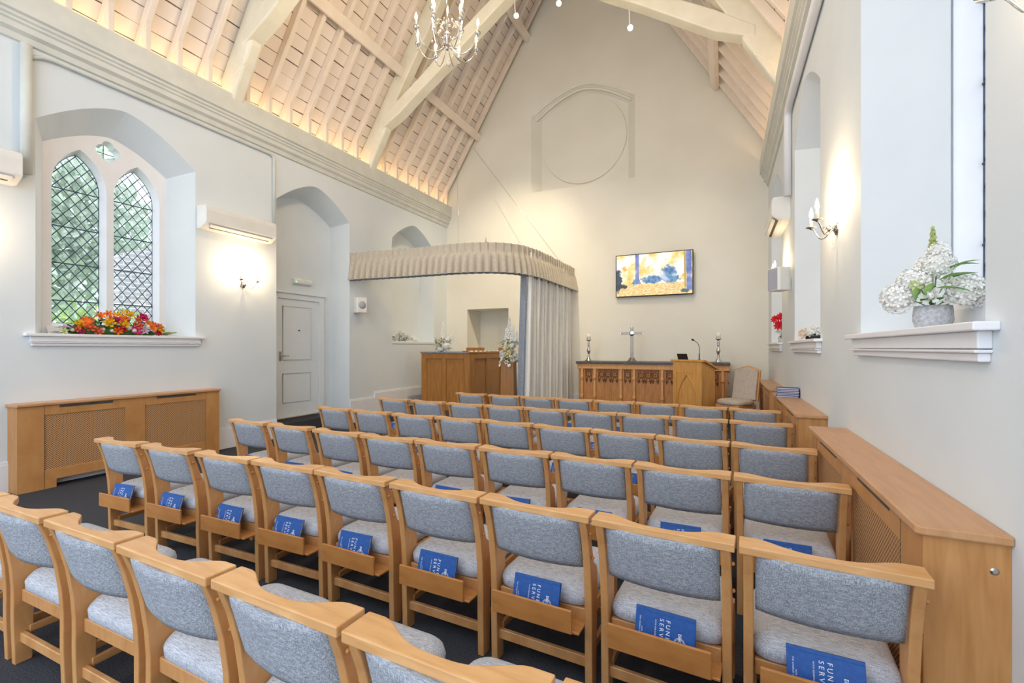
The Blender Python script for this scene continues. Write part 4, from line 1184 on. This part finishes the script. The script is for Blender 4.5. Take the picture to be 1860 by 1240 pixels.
# ---------------------------------------------------------------- catafalque
def catafalque():
    x0, x1, y0, y1 = -6.20, -4.98, 8.60, YE; H = 1.285
    ox, oy = (x0 + x1) / 2, (y0 + y1) / 2
    t = thing('catafalque', 'honey oak panelled coffin stand under the curtain canopy', 'catafalque', (ox, oy, DZ)); X = lambda v: v - ox; Y = lambda v: v - oy
    b = MB(); b.box(X(x0), X(x1), Y(y0), Y(y1), 0, H - .03); b.build('body', M['cat_wood'], t)
    # front frame: three stiles, two rails
    f = MB(); w_ = x1 - x0; yq = Y(y0)
    for a, b_ in ((x0 - .012, x0 + .13), (x0 + .555, x0 + .64), (x1 - .11, x1 + .012)): f.box(X(a), X(b_), yq - .022, yq, 0, H - .03)
    for a, b_ in ((x0 + .13, x0 + .555), (x0 + .64, x1 - .11)):
        f.box(X(a), X(b_), yq - .022, yq, H - .15, H - .03); f.box(X(a), X(b_), yq - .022, yq, 0, .12)
    f.build('front_frame', M['cat_wood'], t, .004, 1)
    g = MB(); L = y1 - y0
    for a, b_ in ((y0 - .02, y0 + .2), (y0 + .78, y0 + .90), (y0 + 1.5, y1)): g.box(X(x1), X(x1) + .022, Y(a), Y(b_), 0, H - .03)
    for a, b_ in ((y0 + .2, y0 + .78), (y0 + .90, y0 + 1.5)):
        g.box(X(x1), X(x1) + .022, Y(a), Y(b_), H - .15, H - .03); g.box(X(x1), X(x1) + .022, Y(a), Y(b_), 0, .12)
    g.build('side_frame', M['cat_wood'], t, .004, 1)
    e = MB(); e.box(X(x0 - .03), X(x0 + .02), Y(y0 - .04), Y(y1), H - .03, H + .005); e.box(X(x1 - .03), X(x1 + .03), Y(y0 - .04), Y(y1), H - .03, H + .005)
    e.build('top_rim', M['cat_wood'], t, .004, 1)
    s = MB(); s.box(X(x0 + .02), X(x1 - .03), Y(y0 - .035), Y(y1), H - .03, H + .0); s.build('stone_top', M['slate_blue'], t, .004, 1)
    for a, b_ in ((-6.14, -5.62), (-5.2, -4.98)):
        MB().box(X(a), X(b_), Y(YE - .05), Y(YE - .01), H, H + .10).build('stop_block', M['cat_wood'], t, .004, 1)
    rb = MB()
    for k in range(7): rb.tube([(X(x1 - .34), Y(y0 + .3 + .22 * k), H + .012), (X(x1 - .06), Y(y0 + .3 + .22 * k), H + .012)], .012, 8)
    rb.build('roller', M['silver'], t)
catafalque()
def plinth():
    t = thing('flower_pedestal', 'narrow tapered oak pedestal holding the large flower arrangement', 'pedestal', (-3.95, 8.42, DZ), R(10))
    b = MB(); z = 1.08; a = .15; c_ = .125
    b.loft([(-a, -a, 0), (a, -a, 0), (a, a, 0), (-a, a, 0)], [(-c_, -c_, z), (c_, -c_, z), (c_, c_, z), (-c_, c_, z)])
    b.add([(-a, -a, 0), (a, -a, 0), (a, a, 0), (-a, a, 0)], [(0, 1, 2, 3)]); b.add([(-c_, -c_, z), (c_, -c_, z), (c_, c_, z), (-c_, c_, z)], [(0, 1, 2, 3)])
    b.build('column', M['cat_wood'], t, .004, 1)
    MB().box(-.15, .15, -.15, .15, z, z + .025).build('cap', M['oak_pale'], t, .005, 1)
plinth()

# ---------------------------------------------------------------- canopy pelmet and curtain
def plan_path():
    """points of the canopy track from the left wall to the end wall"""
    key = [(-6.77, 6.97), (-6.2, 7.0), (-5.5, 7.07), (-4.9, 7.10), (-4.35, 7.13), (-3.95, 7.22), (-3.62, 7.40), (-3.40, 7.68), (-3.30, 8.05), (-3.26, 8.6), (-3.25, 9.3), (-3.24, 10.0), (-3.23, 10.5)]
    pts = []
    n = len(key)
    for i in range(n - 1):
        p0 = Vector(key[max(i - 1, 0)]); p1 = Vector(key[i]); p2 = Vector(key[i + 1]); p3 = Vector(key[min(i + 2, n - 1)])
        for k in range(14):
            t = k / 14
            pts.append(.5 * ((2 * p1) + (p2 - p0) * t + (2 * p0 - 5 * p1 + 4 * p2 - p3) * t * t + (3 * p1 - p0 - 3 * p2 + p3) * t ** 3))
    pts.append(Vector(key[-1])); return pts
def resample(pts, step):
    out = [pts[0]]; acc = 0; L = [0]
    for a, b in zip(pts, pts[1:]): L.append(L[-1] + (b - a).length)
    n = int(L[-1] / step); res = []
    j = 0
    for i in range(n + 1):
        s = L[-1] * i / n
        while j < len(L) - 2 and L[j + 1] < s: j += 1
        t = (s - L[j]) / max(L[j + 1] - L[j], 1e-9); p = pts[j].lerp(pts[j + 1], t); d = (pts[j + 1] - pts[j]).normalized()
        res.append((s, p, Vector((d.y, -d.x))))
    return res
def pelmet():
    rs = resample(plan_path(), .0085); z1, z0 = 3.385, 2.85; nv = 16; pit = .138
    F = []; 
    for s, p, nr in rs:
        ph = (s / pit) % 1.0; c_ = .5 + .5 * math.cos(2 * PI * (ph - .5)); pin = max(0, 1 - abs(ph - .5) / .16)
        for v in range(nv + 1):
            q = v / nv; z = z1 + (z0 - z1) * q
            hump = abs(math.cos(PI * (ph - .5))) ** .62
            off = .006 + .112 * max(0, (q - .22) / .78) ** .6 * hump
            # pinch pleats: three small folds at the heading
            if q < .34:
                k = 1 - abs(q - .20) / .20
                hump = 0 if q < .12 else hump; off = .006 + .055 * pin * (1 - .40 * max(0, k)) * (.75 + .25 * math.cos(2 * PI * (ph - .5) / .10))
            z += -.008 * hump * q
            F.append((p.x + nr.x * off, p.y + nr.y * off, z))
    t = thing('canopy_pelmet', 'pleated beige pelmet curving round the top of the coffin canopy', 'pelmet', (0, 0, 0))
    n = len(rs); w_ = nv + 1
    fs = [(i * w_ + j, i * w_ + j + 1, (i + 1) * w_ + j + 1, (i + 1) * w_ + j) for i in range(n - 1) for j in range(nv)]
    mb = MB(); mb.add(F, fs, True); mb.build('pleated_cloth', M['linen'], t)
    # lining hangs just behind, a little lower
    G = []
    for s, p, nr in rs:
        o_ = -.045 + .018 * math.cos(2 * PI * s / pit)
        for z in (3.36, 2.835): G.append((p.x + nr.x * o_, p.y + nr.y * o_, z))
    MB().add(G, [(2 * i, 2 * i + 1, 2 * i + 3, 2 * i + 2) for i in range(n - 1)], True).build('lining', M['lining'], t)
    rl = [(p.x - nr.x * .02, p.y - nr.y * .02, 3.355) for s, p, nr in rs[::8]]
    MB().tube(rl, .014, 8).build('curtain_track', M['plastic'], t)
pelmet()
def curtain():
    t = thing('curtain', 'full-length silver-grey curtain gathered at the right of the canopy', 'curtain', (0, 0, 0))
    nz = 26; cols = []
    y0, y1 = 7.98, 10.36; n = 340
    for i in range(n + 1):
        u = i / n; cols.append(u)
    F = []
    for u in cols:
        for j in range(nz + 1):
            v = j / nz; z = 3.30 + (DZ + .012 - 3.30) * v
            y = y0 + (y1 - y0) * u - (1 - u) * .10 * v
            ph = u * 19 * 2 * PI; am = .060 + .022 * v
            x = -3.345 + .06 * u + am * math.sin(ph + .5 * math.sin(v * 3 + u * 20)) + .02 * math.sin(ph * .37 + v * 2) - .05 * v * (1 - u)
            F.append((x, y, z))
    w_ = nz + 1
    k = int(n * .045)
    fs = [(i * w_ + j, i * w_ + j + 1, (i + 1) * w_ + j + 1, (i + 1) * w_ + j) for i in range(n) for j in range(nz)]
    MB().add(F, fs, True).build('cloth', M['linen_grey'], t)
    # turned-back leading edge shows the lining
    G = []
    for i in range(9):
        u = i / 8
        for j in range(nz + 1):
            v = j / nz; z = 3.30 + (DZ + .014 - 3.30) * v
            G.append((-3.36 - .14 * u - .06 * v + .014 * math.sin(u * 9), 7.985 - .10 * v + .03 * math.sin(u * 7), z))
    MB().add(G, [(i * w_ + j, i * w_ + j + 1, (i + 1) * w_ + j + 1, (i + 1) * w_ + j) for i in range(8) for j in range(nz)], True).build('lining_edge', M['lining'], t)
curtain()
def wire(label, pts, r=.004):
    return tag(MB().tube(pts, r, 5).build('suspension_wire', M['silver']), label, 'wire')
wire('thin wire from the roof down to the front of the pelmet', [(-6.0, 9.75, 6.35), (-4.35, 7.14, 3.38)])
wire('thin wire slanting from the roof across the end wall to the pelmet corner', [(-5.8, 10.2, 6.6), (-3.25, 9.6, 3.38)])
wire('short black hook standing on top of the curved pelmet', [(-3.86, 7.26, 3.38), (-3.86, 7.26, 3.47)], .009)

# ---------------------------------------------------------------- flowers
def rose_mesh(name, m, r=.035, petals=3):
    mb = MB()
    for lv, (rad, h, cnt, open_) in enumerate(((.35, 1.0, 4, .1), (.62, .92, 5, .35), (.95, .72, 6, .75))):
        for k in range(cnt):
            a0 = 2 * PI * (k + lv * .37) / cnt; wd = 2 * PI / cnt * .72
            vs = []
            for j in range(4):
                q = j / 3; rr = r * (rad * .35 + (rad * (.65 + open_ * .5)) * math.sin(q * PI * .55)); z = r * (h * q * 1.25 - open_ * .35 * q * q)
                for i in range(5):
                    a = a0 + wd * (i / 4 - .5) * (1 - .15 * q); cup = 1 - .12 * abs(i / 4 - .5) * 2
                    vs.append((rr * cup * math.cos(a), rr * cup * math.sin(a), z - (.06 * r * abs(i - 2) if j == 3 else 0)))
            mb.add(vs, [(j * 5 + i, j * 5 + i + 1, (j + 1) * 5 + i + 1, (j + 1) * 5 + i) for j in range(3) for i in range(4)], True)
    mb.ball((0, 0, r * .45), r * .42, 8, 6, (1, 1, 1.2))
    return mb.mesh(name, m)
def daisy_mesh(name, m, r=.045, n=16):
    mb = MB()
    for ly in range(2):
        for k in range(n):
            a = 2 * PI * (k + ly * .5) / n; c_, s_ = math.cos(a), math.sin(a); wd = r * .17; L = r * (1 - ly * .25)
            pts = [(.15 * r, 0, .0), (.5 * r, wd, .03 * r + ly * .1 * r), (L, wd * .6, .12 * r + ly * .12 * r), (L * 1.04, 0, .1 * r + ly * .12 * r), (L, -wd * .6, .12 * r + ly * .12 * r), (.5 * r, -wd, .03 * r + ly * .1 * r)]
            mb.add([(x * c_ - y * s_, x * s_ + y * c_, z) for x, y, z in pts], [(0, 1, 2, 3, 4, 5)], False)
    mb.ball((0, 0, .08 * r), .22 * r, 8, 5, (1, 1, .6))
    return mb.mesh(name, m)
def lily_mesh(name, m, r=.06, n=6):
    mb = MB()
    for k in range(n):
        a = 2 * PI * k / n; c_, s_ = math.cos(a), math.sin(a); vs = []
        for j in range(6):
            q = j / 5; x = r * (.1 + .95 * q); z = r * (.5 * math.sin(q * 2.4)); wd = r * .24 * math.sin(PI * (.12 + .86 * q))
            for i in (-1, 0, 1): vs.append((x * c_ - i * wd * s_, x * s_ + i * wd * c_, z + abs(i) * .06 * r))
        mb.add(vs, [(j * 3 + i, j * 3 + i + 1, (j + 1) * 3 + i + 1, (j + 1) * 3 + i) for j in range(5) for i in range(2)], True)
    mb.tube([(0, 0, 0), (0, 0, r * .6)], r * .03, 5)
    return mb.mesh(name, m)
def puff_mesh(name, m, r=.06, n=70, seed=1, fl=.28):
    mb = MB(); rr = random.Random(seed)
    for k in range(n):
        z = 1 - 2 * (k + .5) / n; a = k * 2.39996; q = math.sqrt(max(0, 1 - z * z)); d = Vector((q * math.cos(a), q * math.sin(a), z))
        if d.z < -.75: continue
        c_ = d * r * rr.uniform(.86, 1.05); s_ = r * fl
        t1 = d.orthogonal().normalized(); t2 = d.cross(t1)
        ang = rr.uniform(0, PI)
        for p_ in range(4):
            aa = ang + p_ * PI / 2; u = t1 * math.cos(aa) + t2 * math.sin(aa); v = d.cross(u)
            mb.add([c_, c_ + u * s_ * .6 + v * s_ * .4 + d * s_ * .15, c_ + u * s_ * 1.0 + d * s_ * .25, c_ + u * s_ * .6 - v * s_ * .4 + d * s_ * .15], [(0, 1, 2, 3)], False)
    mb.ball((0, 0, 0), r * .84, 10, 7)
    return mb.mesh(name, m)
def spike_mesh(name, m, L=.3, r=.03, n=60, seed=1):
    mb = MB(); rr = random.Random(seed)
    for k in range(n):
        q = k / n; z = L * (.15 + .85 * q); w_ = r * (1.05 - .85 * q); a = k * 2.39996
        c_ = Vector((w_ * .6 * math.cos(a), w_ * .6 * math.sin(a), z)); d = Vector((math.cos(a), math.sin(a), .3)).normalized()
        t1 = d.orthogonal().normalized(); t2 = d.cross(t1); s_ = w_ * 1.15 + .006
        for p_ in range(5):
            aa = p_ * 2 * PI / 5; u = t1 * math.cos(aa) + t2 * math.sin(aa); v = d.cross(u)
            mb.add([c_, c_ + u * s_ * .6 + v * s_ * .4 + d * s_ * .2, c_ + u * s_ + d * s_ * .4, c_ + u * s_ * .6 - v * s_ * .4 + d * s_ * .2], [(0, 1, 2, 3)], False)
    mb.tube([(0, 0, 0), (0, 0, L)], .003, 5)
    return mb.mesh(name, m)
def leaf_geo(mb, base, d, L, wd, bend=.3):
    d = Vector(d).normalized(); side = d.cross(Vector((0, 0, 1)));
    if side.length < .05: side = Vector((1, 0, 0))
    side.normalize(); nn = side.cross(d); vs = []
    for j in range(6):
        q = j / 5; p = Vector(base) + d * L * q - nn * 0 + Vector((0, 0, -bend * L * q * q)); w_ = wd * math.sin(PI * (.06 + .9 * q))
        for i in (-1, 0, 1): vs.append(p + side * i * w_ + nn * abs(i) * w_ * .3)
    mb.add(vs, [(j * 3 + i, j * 3 + i + 1, (j + 1) * 3 + i + 1, (j + 1) * 3 + i) for j in range(5) for i in range(2)], True)

MS = {}
for k in ('yellow', 'coral', 'pink', 'red', 'white', 'cream', 'peach'): MS['rose_' + k] = rose_mesh('rose', FL[k], .034)
for k in ('orange', 'pink'): MS['daisy_' + k] = daisy_mesh('gerbera', FL[k], .042)
for k in ('orange', 'lilac', 'palegreen', 'white'): MS['lily_' + k] = lily_mesh('lily', FL[k], .058)
MS['puff_white'] = puff_mesh('hydrangea', FL['white'], .06)
MS['puff_cream'] = puff_mesh('chrysanthemum', FL['cream'], .05, 90, 2, .22)
MS['puff_blue'] = puff_mesh('thistle', FL['blue'], .02, 30, 3, .3)
MS['spike_white'] = spike_mesh('delphinium', FL['white'], .34, .032)
MS['spike_green'] = spike_mesh('foxtail', FL['palegreen'], .17, .014, 34)
MS['poinsettia'] = lily_mesh('poinsettia', FL['poinsettia'], .062, 9)

def aim_rot(d, spin=0):
    return Vector(d).to_track_quat('Z', 'Y').to_matrix().to_4x4() @ Matrix.Rotation(spin, 4, 'Z')
def bloom(par, kind, pos, d, s=1, spin=0):
    name = MS[kind].name.split('.')[0]
    o = link(name, MS[kind], par); m_ = Matrix.Translation(pos) @ aim_rot(d, spin) @ Matrix.Scale(s, 4)
    o.matrix_local = m_; return o

# colourful spray in the left window
def spray():
    t = thing('flower_spray', 'long low spray of orange, yellow and pink flowers on the left sill', 'flowers', (XL - .11, 3.12, 1.665))
    rr = random.Random(21); L = .60
    lf = MB()
    for k in range(190):
        y = rr.uniform(-.5, .52); h = .27 * (1 - (abs(y) / .62) ** 1.6); x = rr.uniform(-.10, .10)
        leaf_geo(lf, (x, y, rr.uniform(.0, max(.02, h * .7))), (rr.uniform(-.2, 1), (y * 1.6 + rr.uniform(-.6, .6)), rr.uniform(.05, .7)), rr.uniform(.06, .13), rr.uniform(.010, .022), .3)
    for k in range(26):
        s = rr.choice((-1, 1)); y = s * rr.uniform(.38, .5)
        leaf_geo(lf, (rr.uniform(-.05, .08), y, .02), (rr.uniform(-.2, .4), s, rr.uniform(0, .25)), rr.uniform(.08, .15), .008, .25)
    lf.build('foliage', M['leaf'], t)
    for args in (((-.08, -.12, .12), (-.1, -.9, .8), .22, .06, .2), ((-.08, .05, .14), (0, .9, .5), .18, .05, .2), ((-.04, .35, .09), (0, .9, .5), .17, .035, .2), ((.05, -.25, .05), (.4, -.9, .1), .15, .03, .2)):
        big = MB(); leaf_geo(big, *args); big.build('broad_leaf', M['leaf_l'], t)
    core = MB(); core.ball((0, 0, .02), .10, 12, 8, (.9, 4.6, 1.0)); core.v = [(x, y, max(z, 0.002)) for x, y, z in core.v]; core.build('flower_foam', M['leaf'], t)
    # (kind, y, height, forward, scale) read from left to right
    B = [('rose_coral', -.40, .045, .09, .8), ('lily_lilac', -.47, .05, .05, .8), ('lily_palegreen', -.50, .02, .09, .7), ('rose_pink', -.36, .02, .11, .6), ('lily_orange', -.30, .13, .05, .9), ('daisy_orange', -.30, .10, .10, 1.05), ('rose_coral', -.28, .06, .12, .9),
         ('rose_yellow', -.36, .09, .07, .8), ('rose_coral', -.25, .13, .06, .7), ('rose_coral', -.21, .025, .14, .85), ('lily_orange', -.14, .18, .02, .9), ('rose_yellow', -.10, .11, .13, 1.1), ('rose_pink', -.02, .14, .11, .9), ('rose_coral', -.06, .15, .09, .8),
         ('lily_orange', -.06, .20, .02, .9), ('rose_yellow', .02, .20, .04, .8), ('daisy_orange', .06, .155, .11, .95), ('rose_yellow', .12, .20, .07, 1.15), ('rose_yellow', .04, .10, .14, .95), ('lily_orange', -.02, .03, .15, .9), ('rose_red', .01, .05, .14, 1.0),
         ('puff_white', .10, .07, .13, .35), ('puff_white', .15, .045, .15, .3), ('daisy_pink', .18, .05, .15, 1.05), ('rose_coral', .20, .10, .13, 1.0), ('puff_blue', .25, .12, .11, 1.2), ('lily_lilac', .26, .04, .15, .85), ('rose_pink', .27, .18, .07, 1.1), ('rose_coral', .31, .175, .05, .8),
         ('rose_coral', .22, .16, .08, .7), ('lily_orange', .33, .12, .09, .8), ('lily_orange', .36, .07, .12, .9), ('puff_white', .31, .09, .12, .32), ('rose_red', .42, .02, .13, .8), ('rose_coral', .43, .10, .08, .8), ('rose_yellow', .45, .05, .11, .9), ('lily_orange', .48, .09, .05, .9), ('lily_orange', .39, .12, .08, .7),
         ('lily_palegreen', .09, .24, .0, .8), ('spike_green', .52, .02, .06, .7), ('lily_palegreen', .22, .03, .15, .6), ('puff_white', -.16, .05, .13, .22), ('puff_white', -.08, .04, .14, .22), ('puff_white', .38, .05, .13, .22), ('puff_white', -.44, .04, .1, .25)]
    for kd, y, z, x, s in B:
        d = Vector((1.0, y * .8 - .25, .35 + z * 1.5)) if not kd.startswith('spike') else Vector((.1, 1, .15))
        bloom(t, kd, (x - .02, y, z * 1.22), d, s * (1.05 if kd.startswith('lily') else 1.4), rr.uniform(0, 6))
    return t
spray()

def arrangement(label, loc, blooms, leaves, pot=None, seed=1, name='flower_arrangement', rz=0, light=False):
    t = thing(name, label, 'flowers', loc, rz); rr = random.Random(seed)
    lf = MB()
    for base, d, L, wd in leaves: leaf_geo(lf, base, d, L, wd, .25)
    lf.build('foliage', M['leaf_l'] if light else M['leaf'], t)
    stm = MB(); c0 = (0, 0, .01 if not pot else pot - .01)
    for kd, pos, d, s in blooms:
        bloom(t, kd, pos, d, s, rr.uniform(0, 6)); stm.tube([c0, (pos[0] * .5, pos[1] * .5, (c0[2] + pos[2]) / 2 + .01), pos], .0025, 4)
    stm.build('stems', M['leaf_l'], t)
    return t
def rleaves(n, rad, z0, z1, L, wd, seed, upb=.6):
    rr = random.Random(seed); out = []
    for k in range(n):
        a = rr.uniform(0, 2 * PI); r_ = rr.uniform(0, rad); z = rr.uniform(z0, z1)
        out.append(((r_ * math.cos(a), r_ * math.sin(a), z), (math.cos(a), math.sin(a), rr.uniform(-.2, upb)), L * rr.uniform(.7, 1.2), wd * rr.uniform(.7, 1.2)))
    return out
def dirs(p): return (p[0] * 3 - .1, p[1] * 3 - .45, .35)
def mk(lst, g=1.22): return [(k, p, (dirs(p) if not k.startswith('spike') else (p[0] * .8, p[1] * .8, 1)), s * g) for k, p, s in lst]
# large arrangement on the pedestal
B = mk([('spike_white', (0, .02, .42), 1.15), ('spike_white', (.14, .0, .30), .75), ('spike_white', (-.05, .0, .34), .8), ('spike_white', (.07, .03, .36), .85), ('puff_cream', (-.02, -.10, .26), 1.15), ('puff_white', (-.09, -.08, .16), 1.0), ('puff_white', (.10, -.06, .30), .9),
        ('rose_cream', (.05, -.15, .13), 1.5), ('puff_white', (-.14, -.02, .10), .8), ('puff_cream', (.09, -.10, .20), .9), ('puff_white', (.15, -.04, .13), .7), ('rose_white', (-.05, -.15, .05), 1.2), ('rose_white', (-.13, -.08, -.02), 1.0), ('puff_white', (.17, 0, .04), .6),
        ('rose_white', (.0, -.08, .36), 1.1), ('rose_cream', (-.10, -.03, .33), .9), ('rose_white', (.13, -.05, .40), .8), ('lily_white', (.03, -.16, -.02), .8), ('lily_white', (-.12, -.14, -.08), .6), ('lily_white', (.08, -.16, -.08), .6), ('rose_white', (.12, -.1, .04), .9)])
lv = rleaves(90, .12, .02, .42, .17, .018, 4) + [((-.05, 0, .3), (-1, -.1, .9), .22, .012), ((.08, 0, .2), (1.2, 0, .5), .24, .012), ((.05, 0, .25), (1, 0, 1), .22, .012), ((0, -.1, .05), (.2, -.8, -.4), .12, .02)]
arrangement('tall cream and white flower arrangement standing on the oak pedestal', (-3.95, 8.42, DZ + 1.1055), B, lv, seed=2)
# on the catafalque
B = mk([('spike_white', (-.02, .02, .30), .95), ('spike_white', (.20, .02, .20), .7), ('puff_cream', (-.01, -.06, .26), .8), ('puff_white', (.14, -.05, .26), .8), ('puff_white', (.12, -.08, .13), 1.25), ('puff_cream', (-.10, -.05, .10), .8), ('puff_white', (-.03, -.10, .06), .8), ('puff_white', (.03, -.11, .05), .7),
        ('rose_white', (-.16, -.04, .05), 1.0), ('puff_cream', (-.06, -.08, .14), .7), ('spike_green', (-.18, 0, .16), .8), ('rose_white', (.05, -.06, .20), .9), ('rose_white', (.19, -.02, .30), .8)])
lv = rleaves(70, .10, .02, .28, .15, .017, 6) + [((-.06, 0, .15), (-1, 0, .9), .2, .010), ((.08, 0, .12), (.8, -.2, .8), .18, .010)]
arrangement('white flower arrangement on the top of the oak coffin stand', (-5.72, 8.72, DZ + 1.2855), B, lv, seed=3)
# on the left ledge
B = mk([('rose_white', (x, y, z), s) for x, y, z, s in [(-.0, -.30, .05, 1.1), (0.05, -.2, .06, 1.2), (.02, -.12, .11, 1.0), (.06, -.05, .05, 1.2), (.0, .02, .14, 1.2), (.05, .08, .07, 1.2), (.03, .16, .12, 1.1), (.06, .22, .05, 1.0), (.02, .30, .08, 1.1), (.05, .40, .05, 1.1), (0, -.02, .19, 1.1), (.02, .1, .18, 1.0), (.05, -.36, .03, 1.1), (.06, .5, .03, 1.0), (.03, .42, .09, .9)]], 1.55)
lv = rleaves(34, .10, .0, .12, .11, .02, 8) + [((0, y, .04), (0, y, .3), .14, .02) for y in (-.3, -.2, .2, .3, .36)]
arrangement('low white rose arrangement on the left ledge beneath the canopy', (XL - .14, 8.72, 1.655), B, lv, seed=4, name='flower_posy')
struct(MB().box(XL - .44, XL + .012, NL[1][0] + .002, NL[1][1] - .002, 1.60, 1.652).build('trim_3', M['plaster'], None, .003, 1))
# near right window: potted arrangement
B = mk([('puff_white', (-.13, -.06, .17), 1.25), ('puff_white', (-.07, -.05, .25), 1.1), ('puff_white', (.12, -.06, .19), 1.2), ('puff_white', (.02, .0, .33), 1.1), ('puff_white', (.02, .02, .40), .8), ('rose_white', (.0, -.11, .16), 1.1), ('rose_white', (.05, -.10, .23), .8), ('rose_white', (-.03, -.12, .23), .8), ('puff_white', (.17, .0, .15), .9),
        ('spike_green', (.0, .02, .36), 1.0), ('lily_palegreen', (-.05, -.12, .22), .6), ('rose_white', (.07, -.08, .14), .8), ('puff_white', (-.03, .02, .34), .7)], 1.0)
lv = rleaves(26, .07, .13, .26, .11, .022, 12) + [((.04, -.04, .24), (1, -.3, .5), .14, .035), ((.05, -.05, .2), (1, -.5, .1), .15, .035), ((.05, 0, .28), (1, .1, 1.0), .13, .03), ((0, -.06, .2), (-.2, -1, .3), .10, .025), ((.05, -.02, .30), (1, .2, .6), .14, .02)]
lv += [((.03, -.13, .24), (1, -.2, .4), .13, .03), ((.02, -.14, .20), (.9, -.3, .0), .13, .03), ((-.02, -.13, .17), (.3, -.4, .8), .09, .02), ((.06, -.10, .30), (1, 0, .3), .11, .022), ((-.06, -.12, .15), (.2, -.2, 1), .10, .02)]
pa = arrangement('bushy white flower arrangement in a speckled pot on the near right sill', (.965, 3.02, 1.590), B, lv, pot=.12, seed=5, rz=R(-20), light=True)
MB().lathe([(.050, 0), (.066, .01), (.080, .05), (.078, .10), (.074, .125), (.068, .125), (.072, .05), (.05, .02), (.001, .02)], 24).build('pot', M['pot'], pa)
tw = MB(); tw.tube([(.05, 0, .2), (.16, 0, .245), (.26, 0, .27), (.34, 0, .30)], .002, 5)
for k in range(9): leaf_geo(tw, (.14 + .023 * k, 0, .235 + .007 * k), (.6, 0, 1 if k % 2 else -1), .022, .005, .1)
tw.build('twig', M['leaf_l'], pa)
# middle right window: small dish of roses
B = mk([('rose_peach', (-.10, -.06, .055), 1.7), ('rose_white', (-.02, -.04, .12), 1.1), ('rose_white', (.05, -.04, .08), 1.2), ('puff_white', (.04, .0, .12), .8), ('rose_white', (.12, -.02, .09), 1.2), ('puff_white', (.14, 0, .06), .8), ('rose_white', (-.03, -.08, .06), 1.0)], 1.0)
lv = rleaves(22, .09, .03, .08, .09, .02, 14)
pb = arrangement('small peach and white roses in a dark dish on the middle right sill', (.92, 5.95, 1.590), B, lv, pot=.04, seed=6, name='flower_posy', rz=R(-20))
MB().lathe([(.07, 0), (.10, .005), (.115, .045), (.10, .045), (.001, .03)], 20).build('dish', M['black'], pb)
# far right window: red poinsettia above white blooms
B = [(k, p, (-.6 + p[0], -1, .35), s) for k, p, s in [('poinsettia', (.01, -.02, .43), 1.3), ('poinsettia', (.09, -.02, .40), 1.3), ('poinsettia', (-.08, -.03, .39), 1.2), ('poinsettia', (-.02, -.05, .28), 1.5), ('puff_white', (.05, -.03, .20), .9), ('puff_white', (.04, -.03, .10), .8), ('rose_white', (.08, -.05, .15), 1.0), ('rose_white', (-.01, -.04, .15), .8)]]
lv = rleaves(18, .05, .05, .3, .08, .015, 15)
pc_ = arrangement('red poinsettia blooms over white flowers on the far right sill', (.88, 8.95, 1.590), B, lv, pot=.10, seed=7)
MB().lathe([(.05, 0), (.05, .10), (.045, .10), (.001, .02)], 16).build('vase', M['pot'], pc_)

# ---------------------------------------------------------------- outside the left window
def bush(label, c, sc, n, m, seed, name='garden_bush', lsz=1.0):
    rr = random.Random(seed); mb = MB(); blobs = [(rr.uniform(-.6, .6), rr.uniform(-.6, .6), rr.uniform(.3, 1.0), rr.uniform(.35, .6)) for _ in range(9)]
    for k in range(n):
        b_ = rr.choice(blobs); d = Vector((rr.gauss(0, 1), rr.gauss(0, 1), rr.gauss(0, 1))).normalized() * b_[3] * rr.uniform(.6, 1.05)
        p = Vector(((b_[0] + d.x) * sc[0], (b_[1] + d.y) * sc[1], max(.0, b_[2] + d.z) * sc[2])); u = Vector((rr.gauss(0, 1), rr.gauss(0, 1), rr.gauss(0, 1))).normalized(); v = u.orthogonal().normalized(); s = rr.uniform(.06, .10) * lsz
        mb.add([p, p + u * s + v * s * .45, p + u * s * 2, p + u * s - v * s * .45], [(0, 1, 2, 3)])
    o = mb.build(name, m); o.location = c; tag(o, label, 'bush'); return o
bush('bright yellow-green bush low outside the left window', (-9.3, 4.1, -.2), (1.0, 1.3, 1.75), 2600, M['bush'], 1)
bush('pale grey-green tree filling the upper left window', (-14.0, 4.0, 1.2), (1.7, 3.2, 4.3), 9000, M['bush_dark'], 2, 'garden_tree', 1.5)
bh = MB(); bh.prism([(5.25, -.3), (9.5, -.3), (9.5, 5.2), (5.25, 3.45)], 'x', -11.9, -11.4)
tag(bh.build('brick_house', M['brick']), 'grey brick building with a sloping roof edge outside the left window', 'building')
gl_ = MB().box(-16, -7.6, -2, 12, -.35, -.2); struct(gl_.build('ground', M['bush']))
